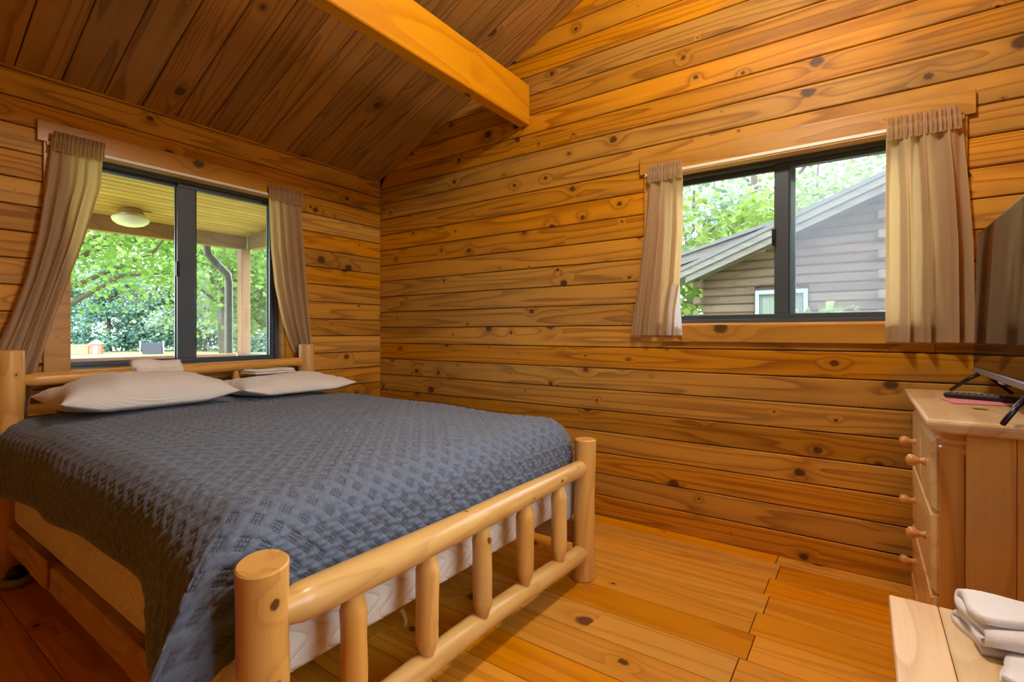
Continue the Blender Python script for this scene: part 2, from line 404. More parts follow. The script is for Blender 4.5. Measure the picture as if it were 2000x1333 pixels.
C0 = 0.1303            # height of a wall course
EAVE = 2.415; PITCH = 0.42; RIDGE = 2.6; XR = 3.98; YB = -4.2
GAP = 0.0023
def ceil_z(x): return EAVE+PITCH*x if x < RIDGE else EAVE+PITCH*RIDGE-PITCH*(x-RIDGE)

def courses(parent, mw, a0, a1, z_off, top, mat, openings=(), gable=None):
    """horizontal wall boards from floor to top; local X along the wall, local Y up"""
    k = int(math.floor(-z_off/C0))
    z = z_off+k*C0
    while z < top:
        zb, zt = max(z, -0.02), min(z+C0, top)
        if zt-zb > 0.012:
            x0, x1 = a0, a1
            xs = xe = None
            if gable:
                xs = lambda y, x0=x0: max(x0, (y+0.0-EAVE-0.015)/PITCH)
                xr = lambda y, x1=x1: min(x1, RIDGE+(EAVE+PITCH*RIDGE+0.015-y)/PITCH)
            segs = [(x0, x1, zb, zt, xs, xr if gable else None)]
            for (oa, ob, oz0, oz1) in openings:
                new = []
                for s in segs:
                    if s[3] <= oz0 or s[2] >= oz1: new.append(s); continue
                    new.append((s[0], oa, s[2], s[3], s[4], None)); new.append((ob, s[1], s[2], s[3], None, s[5]))
                    if oz0-s[2] > 0.012: new.append((oa+GAP, ob-GAP, s[2], oz0, None, None))
                    if s[3]-oz1 > 0.012: new.append((oa+GAP, ob-GAP, oz1, s[3], None, None))
                segs = new
            for s in segs:
                plank(parent, mw, s[0], s[1], s[2]+GAP, s[3]-GAP, mat, xs=s[4], xe=s[5])
        z += C0

# window openings
WL = (-2.10, -0.86, 0.905, 2.085)     # y0 y1 z0 z1 in the left wall (x = 0)
WR = (2.42, 3.62, 1.16, 2.04)         # x0 x1 z0 z1 in the right wall (y = 0)

wall_right = struct('wall_right', 'gable wall of honey-varnished knotty pine boards with the small high window', 'wall')
mR = frame((0, 0, 0), (1, 0, 0), (0, 0, 1))             # front face towards -Y
courses(wall_right, mR, 0.0, XR, -0.005, EAVE+PITCH*RIDGE, M['wall'], [WR], gable=True)
wall_left = struct('wall_left', 'pine board wall behind the headboard with the large window onto the porch', 'wall')
mL = frame((0, 0, 0), (0, 1, 0), (0, 0, 1))             # front face towards +X
courses(wall_left, mL, YB, -0.001, 0.0576, EAVE+0.012, M['wall'], [(WL[0], WL[1], WL[2], WL[3])])
wall_opp = struct('wall_opposite', 'pine board wall behind the dresser', 'wall')
mO = frame((XR, 0, 0), (0, -1, 0), (0, 0, 1))
WO = (1.25, 2.25, 0.95, 2.10)           # window above the bench: -y0 -y1 z0 z1
courses(wall_opp, mO, 0.0, -YB, 0.03, ceil_z(XR)+0.012, M['wall'], [WO])
wall_back = struct('wall_back', 'pine board gable wall with the closed door', 'wall')
mB = frame((0, YB, 0), (-1, 0, 0), (0, 0, 1))
def back_courses():
    k = 0; z = -0.005; top = EAVE+PITCH*RIDGE
    while z < top:
        zb, zt = max(z, -0.02), min(z+C0, top)
        xs = lambda y: -min(XR, RIDGE+(EAVE+PITCH*RIDGE+0.015-y)/PITCH)
        xe = lambda y: -max(0.0, (y-EAVE-0.015)/PITCH)
        plank(wall_back, mB, -XR, 0.0, zb+GAP, zt-GAP, M['wall'], xs=xs, xe=xe); z += C0
back_courses()
# backing shells that close the wall cavities (dark felt seen in the joints)
def shell(name, parts, parent):
    m = MB()
    for p in parts: m.add(*box_data(*p))
    return m.build(name, M['shade'], parent)
shell('sheathing', [(-0.01, WR[0]-0.02, 0.0205, 0.10, -0.02, 3.6), (WR[1]+0.02, XR+0.1, 0.0205, 0.10, -0.02, 3.6), (WR[0]-0.02, WR[1]+0.02, 0.0205, 0.10, -0.02, WR[2]-0.02), (WR[0]-0.02, WR[1]+0.02, 0.0205, 0.10, WR[3]+0.02, 3.6)], wall_right)
shell('sheathing', [(-0.10, -0.0205, YB-0.1, WL[0]-0.02, -0.02, 2.5), (-0.10, -0.0205, WL[1]+0.02, 0.1, -0.02, 2.5), (-0.10, -0.0205, WL[0]-0.02, WL[1]+0.02, -0.02, WL[2]-0.02), (-0.10, -0.0205, WL[0]-0.02, WL[1]+0.02, WL[3]+0.02, 2.5)], wall_left)
shell('sheathing', [(XR+0.0205, XR+0.1, -WO[0]+0.01, 0.1, -0.02, 3.1), (XR+0.0205, XR+0.1, YB-0.1, -WO[1]-0.01, -0.02, 3.1), (XR+0.0205, XR+0.1, -WO[1]-0.01, -WO[0]+0.01, -0.02, WO[2]-0.01), (XR+0.0205, XR+0.1, -WO[1]-0.01, -WO[0]+0.01, WO[3]+0.01, 3.1)], wall_opp)
shell('sheathing', [(-0.1, XR+0.1, YB-0.1, YB-0.0205, -0.02, 3.7)], wall_back)

# ceiling boards, running up the slope
ceiling = struct('ceiling', 'sloping ceiling of brown-stained pine boards under the gable', 'ceiling')
sl = math.sqrt(1+PITCH*PITCH)
yk = -0.15; CW = 0.1744; ys = [0.0]
while yk > YB: ys.append(yk); yk -= CW
ys.append(YB)
for i in range(len(ys)-1):
    ya, yb = ys[i+1], ys[i]
    m1 = frame((0, 0, EAVE), (1, 0, PITCH), (0, -1, 0))      # normal: down
    plank(ceiling, m1, 0.0, RIDGE*sl, -yb+GAP, -ya-GAP, M['ceil'], b=0.004)
    m2 = frame((XR, 0, ceil_z(XR)), (-1, 0, PITCH), (0, 1, 0))
    plank(ceiling, m2, 0.0, (XR-RIDGE)*sl, ya+GAP, yb-GAP, M['ceil'], b=0.004)
v = [(-0.1, 0.1, EAVE-0.042+0.03), (RIDGE, 0.1, EAVE+PITCH*RIDGE+0.03), (XR+0.1, 0.1, ceil_z(XR)-0.042+0.03), (XR+0.1, 0.1, ceil_z(XR)+0.2), (RIDGE, 0.1, EAVE+PITCH*RIDGE+0.23), (-0.1, 0.1, EAVE+0.2)]
v2 = [(a, YB-0.1, c) for a, b, c in v]
mobj('roof_deck', v+v2, [(0,1,4,5),(1,2,3,4),(11,10,7,6),(10,9,8,7)]+[(i, i+6, (i+1) % 6+6, (i+1) % 6) for i in range(6)], M['shade'], ceiling)
# purlin beam
beam = tag(empty('trim_1', (1.475, 0, 2.80)), 'square-cut orange pine purlin beam under the sloping ceiling', 'beam', kind='structure')
mb = frame((0, 0, 0), (0, -1, 0), (1, 0, 0))
bd = MB(); bd.add(*box_data(0.0, -YB, -0.041, 0.041, -0.27, 0.0, 0.006))
bo = bd.build('beam_timber', M['beam'], beam, mw=frame((0, -0.001, 0.0), (0, -1, 0), (1, 0, 0)))

# floor boards along X
floor = struct('floor', 'glossy orange pine plank floor with staggered butt joints', 'floor')
mF = Matrix.Identity(4)
rows = [0.0]; yk = -0.107
while yk > YB: rows.append(yk); yk -= 0.1725
rows.append(YB)
for i in range(len(rows)-1):
    cut = 3.035 if i % 2 == 1 else 3.012
    cuts = [0.0, cut, XR]
    if i > 7: cuts = [0.0, 1.4+0.5*math.sin(i*2.3), cut, XR]
    for a, b in zip(cuts[:-1], cuts[1:]):
        plank(floor, mF, a+0.0018, b-0.0018, rows[i+1]+0.0014, rows[i]-0.0014, M['floor'], T=0.02, b=0.0003)
box('subfloor', -0.1, XR+0.1, YB-0.1, 0.1, -0.12, -0.0205, M['shade'], floor, b=0)

# ------------------------------------------------------------------ windows
def window(name, label, mw, a0, a1, z0, z1, mull, screen_side, latch_side, mesh='screen'):
    """local X along the wall, local Y up, local Z into the room; wall face at Z = 0"""
    w = struct(name, label, 'window')
    D = 0.075                                        # recess of the frame
    def lb(nm, x0, x1, y0, y1, zz0, zz1, mat, par=w, b=0.002):
        v, f = box_data(x0, x1, y0, y1, zz0, zz1, b); return mobj(nm, v, f, mat, par, mw=mw if par is w else None)
    # jamb liner boards
    lb('jamb_head', a0, a1, z1-0.018, z1, -0.10, 0.004, M['jamb'])
    lb('jamb_sill', a0, a1, z0, z0+0.018, -0.10, 0.0, M['jamb'])
    for x0, x1 in ((a0, a0+0.018), (a1-0.018, a1)): lb('jamb_side', x0, x1, z0+0.018, z1-0.018, -0.10, 0.004, M['trim'])
    A0, A1, Z0, Z1 = a0+0.018, a1-0.018, z0+0.018, z1-0.018
    fr = MB(); t = 0.022
    fr.box(A0, A1, Z1-t, Z1, -D-0.07, -D+0.02); fr.box(A0, A1, Z0, Z0+t, -D-0.07, -D+0.02)
    fr.box(A0, A0+t, Z0+t, Z1-t, -D-0.07, -D+0.02); fr.box(A1-t, A1, Z0+t, Z1-t, -D-0.07, -D+0.02)
    fr.build('window_frame', M['frame'], w, mw=mw)
    m0, m1 = mull
    # two sashes: fixed one outside, sliding one inside
    for i, (x0, x1, dz) in enumerate(((A0+t, m1 if latch_side > 0 else m1, -0.035 if latch_side > 0 else -0.008), (m0, A1-t, -0.008 if latch_side > 0 else -0.035))):
        s = 0.025; sb = MB(); zc = -D+dz
        sl0 = s if i == 0 else m1-m0; sr0 = s if i == 1 else m1-m0
        sb.box(x0, x1, Z1-t-s, Z1-t, zc-0.012, zc+0.012); sb.box(x0, x1, Z0+t, Z0+t+s, zc-0.012, zc+0.012)
        sb.box(x0, x0+sl0, Z0+t+s, Z1-t-s, zc-0.012, zc+0.012); sb.box(x1-sr0, x1, Z0+t+s, Z1-t-s, zc-0.012, zc+0.012)
        sash = sb.build('sash', M['frame'], w, mw=mw)
        v, f = box_data(x0+sl0-0.004, x1-sr0+0.004, Z0+t+s-0.004, Z1-t-s+0.004, zc-0.002, zc+0.002)
        mobj('pane', v, f[:], M['glass'], sash)
        if i == (1 if latch_side < 0 else 0) or True:
            pass
        gk = MB()
        for (p0, p1, q0, q1) in ((x0+sl0-0.001, x0+sl0+0.005, Z0+t+s, Z1-t-s), (x1-sr0-0.005, x1-sr0+0.001, Z0+t+s, Z1-t-s)):
            gk.box(p0, p1, q0, q1, zc+0.0125, zc+0.015, b=0.0005)
        gk.build('gasket', M['rubber'], sash)
    # insect screen in its own slim frame outside one half
    if screen_side:
        x0, x1 = (m1-0.02, A1-t) if screen_side > 0 else (A0+t, m0+0.02)
        sc = MB()
        sc.box(x0, x1, Z0+t, Z0+t+0.018, -D-0.066, -D-0.056); sc.box(x0, x1, Z1-t-0.018, Z1-t, -D-0.066, -D-0.056)
        sc.box(x0, x0+0.045, Z0+t, Z1-t, -D-0.066, -D-0.056); sc.box(x1-0.018, x1, Z0+t, Z1-t, -D-0.066, -D-0.056)
        so = sc.build('screen_frame', M['blue_frame'], w, mw=mw)
        mobj('insect_mesh', [(x0+0.01, Z0+t, -D-0.061), (x1-0.01, Z0+t, -D-0.061), (x1-0.01, Z1-t, -D-0.061), (x0+0.01, Z1-t, -D-0.061)], [(0, 1, 2, 3)], M[mesh], so)
    zm = (Z0+Z1)/2+0.02
    lx = m0-0.004
    lt = MB(); lt.box(lx-0.008, lx+0.012, zm-0.045, zm+0.045, -D+0.005, -D+0.018, b=0.003); lt.box(lx-0.002, lx+0.006, zm-0.02, zm+0.02, -D+0.018, -D+0.028, b=0.002)
    lt.build('latch', M['tv_black'], w, mw=mw)
    return w, lb

win1, lb1 = window('window_1', 'large dark-framed sliding window above the headboard looking onto the porch', mL, WL[0], WL[1], WL[2], WL[3], (-1.51, -1.41), 1, 1, 'fine_screen')
lb1('header_casing', -2.165, -0.725, 2.083, 2.188, 0.001, 0.022, M['trim'])
lb1('side_casing', -2.141, -2.036, 0.86, 2.082, 0.001, 0.018, M['trim'])
lb1('side_casing', -0.862, -0.757, 0.86, 2.082, 0.001, 0.018, M['trim'])
lb1('apron_casing', -2.035, -0.863, 0.84, 0.938, 0.001, 0.018, M['trim'])
win2, lb2 = window('window_2', 'small dark-framed sliding window high on the gable wall with a grey insect screen', mR, WR[0], WR[1], WR[2], WR[3], (2.985, 3.05), 1, 1)
lb2('header_casing', 2.294, 3.748, 2.043, 2.143, 0.001, 0.022, M['trim'])
lb2('side_casing', 2.318, 2.422, 1.169, 2.042, 0.001, 0.018, M['trim'])
lb2('side_casing', 3.618, 3.722, 1.169, 2.042, 0.001, 0.018, M['trim'])
lb2('apron_casing', 2.30, 3.74, 1.076, 1.168, 0.001, 0.018, M['trim'])

win3, lb3 = window('window_3', 'dark-framed sliding window above the bench opposite the bed', mO, WO[0], WO[1], WO[2], WO[3], (1.72, 1.78), 0, 1)
lb3('header_casing', 1.13, 2.37, 2.094, 2.194, 0.001, 0.022, M['trim'])
lb3('side_casing', 1.155, 1.255, 0.956, 2.093, 0.001, 0.018, M['trim'])
lb3('side_casing', 2.245, 2.345, 0.956, 2.093, 0.001, 0.018, M['trim'])
lb3('apron_casing', 1.14, 2.36, 0.875, 0.955, 0.001, 0.018, M['trim'])

# ------------------------------------------------------------------ curtains
def interp(tab, z):
    z0 = [t[0] for t in tab]
    i = np.argsort(z0); tz = np.array(z0)[i]
    return [float(np.interp(z, tz, np.array([t[k] for t in tab])[i])) for k in range(1, len(tab[0]))]

def curtain(name, label, mw, edges, nf, amp, ztop, zbot, seed, off=0.045, hem=0.07, lining=None, umid=None):
    c = tag(empty(name), label, 'curtain', 'tan window curtains')
    c.matrix_local = mw
    rs = np.random.default_rng(seed); ph = rs.uniform(0, 6.28, 4)
    def surf(u, z):
        a0, a1 = interp(edges, z)
        uu = u+0.02*math.sin(6.28*u*2+ph[2])
        t = (ztop-z)/(ztop-zbot)
        A = amp*(0.35+0.65*min(1, t*3.0))
        d = off+A*(math.sin(2*math.pi*nf*uu+ph[0]+1.2*t)*0.75+0.35*math.sin(2*math.pi*nf*1.9*uu+ph[1]-1.5*t))
        d = max(d, 0.026)
        return (a0+(a1-a0)*u+0.25*A*math.cos(2*math.pi*nf*uu+ph[0]), z, d)
    def grid(fn, nu, z0, z1, nv, nm, mat, par, dz=0.0):
        vs = []; uvs = []
        for j in range(nv+1):
            z = z0+(z1-z0)*j/nv
            for i in range(nu+1):
                p = fn(i/nu, z); vs.append((p[0], p[1], p[2]+dz)); uvs.append((i/nu*0.62, z))
        fs = [(j*(nu+1)+i, j*(nu+1)+i+1, (j+1)*(nu+1)+i+1, (j+1)*(nu+1)+i) for j in range(nv) for i in range(nu)]
        o = mobj(nm, vs, fs, mat, par, True)
        ul = o.data.uv_layers.new(name='UVMap'); li = np.empty(len(o.data.loops), dtype=np.int32); o.data.loops.foreach_get('vertex_index', li)
        ul.data.foreach_set('uv', np.array(uvs, dtype=np.float32)[li].ravel()); return o
    zp = ztop-0.075
    body = grid(surf, 110, zbot, zp+0.01, 50, 'panel', M['curtain'], c)
    grid(surf, 110, zbot-0.001, zbot+hem, 5, 'hem', M['curtain'], c, dz=-0.004)
    def ruff(u, z):
        a0, a1 = interp(edges, z); t = (z-zp)/0.10
        pinch = 1-0.6*math.exp(-((z-(ztop-0.02))/0.008)**2)-0.5*math.exp(-((z-zp)/0.008)**2)
        d = off+0.012+0.010*pinch*(math.sin(2*math.pi*nf*4.3*u+ph[1]+0.6*math.sin(9*u))+0.5*math.sin(2*math.pi*nf*7.1*u+ph[2]))
        return (a0+(a1-a0)*u, z, max(d, 0.036))
    grid(ruff, 160, zp-0.002, ztop+0.022, 14, 'rod_pocket', M['curtain'], c)
    if lining:
        le = [(z, a, b) for z, a, b in lining]
        def lin(u, z):
            a0, a1 = interp(le, z); return (a0+(a1-a0)*u, z, off-0.012+0.006*math.sin(9*u))
        grid(lin, 16, lining[-1][0], lining[0][0], 16, 'lining', M['lining'], c)
    return c

# left window: curtains pulled aside and tucked behind the bed posts
curtain('curtain', 'long tan curtain swept aside behind the tall near headboard post', mL,
        [(2.15, -2.112, -1.902), (1.9, -2.138, -1.915), (1.6, -2.178, -1.985), (1.4, -2.215, -2.045), (1.2, -2.27, -2.10), (1.05, -2.32, -2.135), (0.94, -2.345, -2.165), (0.72, -2.33, -2.20)],
        4.5, 0.024, 2.115, 0.72, 3)
curtain('curtain', 'long tan curtain gathered behind the headboard post nearest the room corner', mL,
        [(2.15, -1.008, -0.765), (1.7, -0.985, -0.735), (1.45, -0.955, -0.715), (1.2, -0.895, -0.695), (1.05, -0.84, -0.682), (0.95, -0.79, -0.682), (0.70, -0.75, -0.67)],
        4.5, 0.022, 2.115, 0.70, 8)
curtain('curtain', 'short tan curtain with white lining on the bed side of the small window', mR,
        [(2.10, 2.362, 2.546), (1.7, 2.32, 2.545), (1.4, 2.285, 2.53), (1.25, 2.265, 2.505), (1.085, 2.242, 2.495)],
        3.0, 0.026, 2.058, 1.112, 5, lining=[(1.40, 2.47, 2.53), (1.25, 2.46, 2.535), (1.112, 2.455, 2.545)])
curtain('curtain', 'short wide tan curtain hanging beside the television', mR,
        [(2.10, 3.447, 3.695), (1.85, 3.447, 3.71), (1.5, 3.447, 3.73), (1.08, 3.447, 3.735)],
        3.6, 0.036, 2.058, 1.085, 12)
for nm, mw, a0, a1, z, lab in (('curtain_rod', mL, -2.13, -0.745, 2.075, 'flat white curtain rod across the large window'), ('curtain_rod', mR, 2.33, 3.71, 2.035, 'flat white curtain rod across the small window')):
    r = tag(empty(nm), lab, 'curtain rod'); r.matrix_local = mw
    box('rod', a0, a1, z-0.008, z+0.008, 0.026, 0.032, M['white_metal'], r, b=0.0015)
    for a in (a0+0.003, a1-0.003): box('bracket', a-0.004, a+0.004, z-0.010, z+0.010, 0.0225, 0.030, M['white_metal'], r, b=0.001)

# ------------------------------------------------------------------ bed
BX, BYN, BYF = 2.312, -2.27, -0.766
def log_data(L, r0, r1, tap0=0.0, tap1=0.0, tr0=0.6, tr1=0.6, seed=0, seg=20, slant=0.0, wob=0.004, chamf=0.004, rings=22):
    """log along local X from 0 to L; tap = length of the cone cut at each end, tr = its radius ratio"""
    rs = np.random.default_rng(seed); ph = rs.uniform(0, 6.28, 6)
    xs = sorted(set([0.0, chamf, L-chamf, L]+[L*i/rings for i in range(1, rings)]+([tap0] if tap0 else [])+([L-tap1] if tap1 else [])))
    v = []; f = []
    for x in xs:
        r = r0+(r1-r0)*x/L
        r *= 1+0.03*math.sin(5*x/L+ph[0])+0.018*math.sin(14*x/L+ph[1])
        if tap0 and x < tap0: r *= tr0+(1-tr0)*(x/tap0)
        if tap1 and x > L-tap1: r *= tr1+(1-tr1)*((L-x)/tap1)
        if (x == 0.0 and not tap0) or (x == L and not tap1): r -= chamf
        oy = wob*math.sin(3.3*x/L+ph[2]); oz = wob*math.sin(4.1*x/L+ph[3])
        for k in range(seg):
            a = 2*math.pi*k/seg
            rr = r*(1+0.015*math.sin(2*a+ph[4])+0.01*math.sin(3*a+ph[5]+3*x))
            sx = slant*rr*math.cos(a-0.9) if x > L-0.03 else 0.0
            v.append((x+sx, oy+rr*math.cos(a), oz+rr*math.sin(a)))
    n = len(xs)
    for i in range(n-1):
        for k in range(seg):
            k2 = (k+1) % seg; f.append((i*seg+k, i*seg+k2, (i+1)*seg+k2, (i+1)*seg+k))
    f.append(tuple(range(seg-1, -1, -1))); f.append(tuple((n-1)*seg+k for k in range(seg)))
    return v, f
def log(name, p0, p1, r0, r1, parent, mat=None, up=(0, 0, 1), **k):
    a = Vector(p0); b = Vector(p1); L = (b-a).length
    if abs((b-a).normalized().dot(Vector(up))) > 0.9: up = (0, 1, 0)
    o = mobj(name, *log_data(L, r0, r1, **k), mat or M['log'], parent, True, mw=frame(a, b-a, up))
    o.data.set_sharp_from_angle(angle=math.radians(32))
    return o
bed = tag(empty('log_bed', (0, 0, 0)), 'rustic bed frame of peeled pine logs with spindled footboard', 'bed')
log('post', (BX, BYN, 0), (BX, BYN, 0.636), 0.053, 0.0505, bed, seed=1, slant=0.16, seg=28)
log('post', (BX, BYF, 0), (BX, BYF, 0.638), 0.0505, 0.0475, bed, seed=2, seg=28)
log('post', (0.125, -2.285, 0), (0.125, -2.285, 1.045), 0.060, 0.055, bed, seed=3, seg=24)
log('post', (0.125, -0.772, 0), (0.125, -0.772, 1.045), 0.060, 0.0535, bed, seed=4, seg=24)
log('top_rail', (BX, BYN+0.03, 0.518), (BX, BYF-0.03, 0.508), 0.0465, 0.037, bed, seed=5, tap0=0.05, tap1=0.015, tr0=0.72, tr1=0.9, wob=0.008, rings=40, seg=26)
log('bottom_rail', (BX, BYN+0.03, 0.138), (BX, BYF-0.03, 0.133), 0.039, 0.0365, bed, seed=16, tap0=0.03, tap1=0.015, tr0=0.75, tr1=0.9, wob=0.012, rings=40, seg=26)
for i, y in enumerate((-2.038, -1.777, -1.518, -1.257, -0.999)):
    log('spindle', (BX, y, 0.155), (BX, y, 0.505), 0.033, 0.034, bed, seed=20+i, tap0=0.062, tap1=0.075, tr0=0.45, tr1=0.38, wob=0.001)
log('head_rail', (0.125, -2.245, 0.908), (0.125, -0.815, 0.916), 0.033, 0.032, bed, seed=31, tap0=0.05, tap1=0.02, tr0=0.65, tr1=0.85, wob=0.006, rings=40)
log('head_rail', (0.125, -2.245, 0.50), (0.125, -0.815, 0.50), 0.033, 0.032, bed, seed=32, tap0=0.05, tap1=0.02, tr0=0.65, tr1=0.85, wob=0.006)
for i in range(5):
    log('spindle', (0.125, -2.035+0.259*i, 0.52), (0.125, -2.035+0.259*i, 0.895), 0.024, 0.024, bed, seed=40+i, tap0=0.06, tap1=0.06, tr0=0.5, tr1=0.5, wob=0.001, rings=8, seg=12)
def side_rail(y0, y1):
    v, f = box_data(0, 2.10, -0.024, 0.024, 0, 0.10, 0.008)
    return mobj('side_rail', v, f, M['rail'], bed, mw=Matrix.Translation((0.17, (y0+y1)/2, 0.148)))
side_rail(-2.305, -2.257); side_rail(-0.779, -0.731)
for x in (0.66, 1.68): box('cleat', x, x+0.22, -2.319, -2.3055, 0.170, 0.276, M['rail'], bed, b=0.005)
for x in (0.42, 0.80, 1.29, 1.80, 2.10):
    v, f = box_data(0, 1.50, -0.045, 0.045, 0, 0.022, 0.004)
    mobj('slat', v, f, M['rail'], bed, mw=frame((x, -2.290+0.02, 0.2485), (0, 1, 0), (-1, 0, 0)))

def rounded_slab(name, x0, x1, y0, y1, z0, z1, r, mat, parent=None, n=6, crown=0.0):
    """box with rounded vertical corners and softened edges"""
    v = []; f = []; out = []
    for cx, cy, a0 in ((x1-r, y1-r, 0), (x0+r, y1-r, 90), (x0+r, y0+r, 180), (x1-r, y0+r, 270)):
        for k in range(n+1):
            a = math.radians(a0+90*k/n); out.append((cx, cy, math.cos(a), math.sin(a)))
    m = len(out); e = min(0.02, (z1-z0)*0.2)
    lev = [(z0, -e), (z0+e*0.3, -e*0.3), (z0+e, 0), (z1-e, 0), (z1-e*0.3, -e*0.3), (z1, -e)]
    for z, d in lev:
        for cx, cy, c, s in out: v.append((cx+(r+d)*c, cy+(r+d)*s, z))
    for i in range(len(lev)-1):
        for k in range(m):
            k2 = (k+1) % m; f.append((i*m+k, i*m+k2, (i+1)*m+k2, (i+1)*m+k))
    f.append(tuple(range(m-1, -1, -1))); f.append(tuple((len(lev)-1)*m+k for k in range(m)))
    o = mobj(name, v, f, mat, parent, True); o.data.set_sharp_from_angle(angle=math.radians(50)); return o
# box spring lies on the slats between the rails
bs = tag(empty('box_spring', (1.2, -1.52, 0.271)), 'cream quilted box spring showing under the hanging quilt', 'box spring')
o = rounded_slab('box', -0.98, 1.0, -0.770, 0.770, 0.0, 0.20, 0.06, M['boxspring'], bs)
tp = MB(); pth = []
o = tube('piping', [(1.001*math.copysign(1, 1)*0+x, y, 0.196) for x, y in [(-0.90, -0.772), (0.94, -0.772), (0.985, -0.755), (1.002, -0.71), (1.002, 0.71), (0.985, 0.755), (0.94, 0.772), (-0.90, 0.772)]], 0.004, M['mattress'], bs, seg=6)
# hanging care strap
vs = []
for i in range(9):
    t = i/8; vs += [(1.003+0.012*math.sin(2.5*t), -0.26+0.012*t-0.006, 0.005-0.052*t), (1.003+0.012*math.sin(2.5*t), -0.26+0.012*t+0.008*(1-0.5*t), 0.005-0.052*t)]
st = mobj('strap', vs, [(2*i, 2*i+1, 2*i+3, 2*i+2) for i in range(8)], M['sheet'], bs, True)
sm = st.modifiers.new('thick', 'SOLIDIFY'); sm.thickness = 0.002
mt = tag(empty('mattress', (1.2, -1.52, 0.4725)), 'white mattress almost hidden under the slate-blue quilt', 'mattress')
rounded_slab('body', -0.98, 0.985, -0.755, 0.755, 0.0, 0.212, 0.10, M['mattress'], mt)
# white sheet corner hanging at the foot beside the far post
vs = []; fs = []
nu, nv = 10, 14
for j in range(nv+1):
    z = -0.012-0.21*j/nv
    for i in range(nu+1):
        u = i/nu; t = j/nv
        y = 0.655+0.115*u*(1-0.5*max(0, t-0.55))+0.006*t; x = 1.052+0.004*math.sin(7*u+2*t)
        vs.append((x, y, z+0.03*u*t))
fs = [(j*(nu+1)+i, j*(nu+1)+i+1, (j+1)*(nu+1)+i+1, (j+1)*(nu+1)+i) for j in range(nv) for i in range(nu)]
so = mobj('sheet_corner', vs, fs, M['lining'], mt, True); so.modifiers.new('thick', 'SOLIDIFY').thickness = 0.002

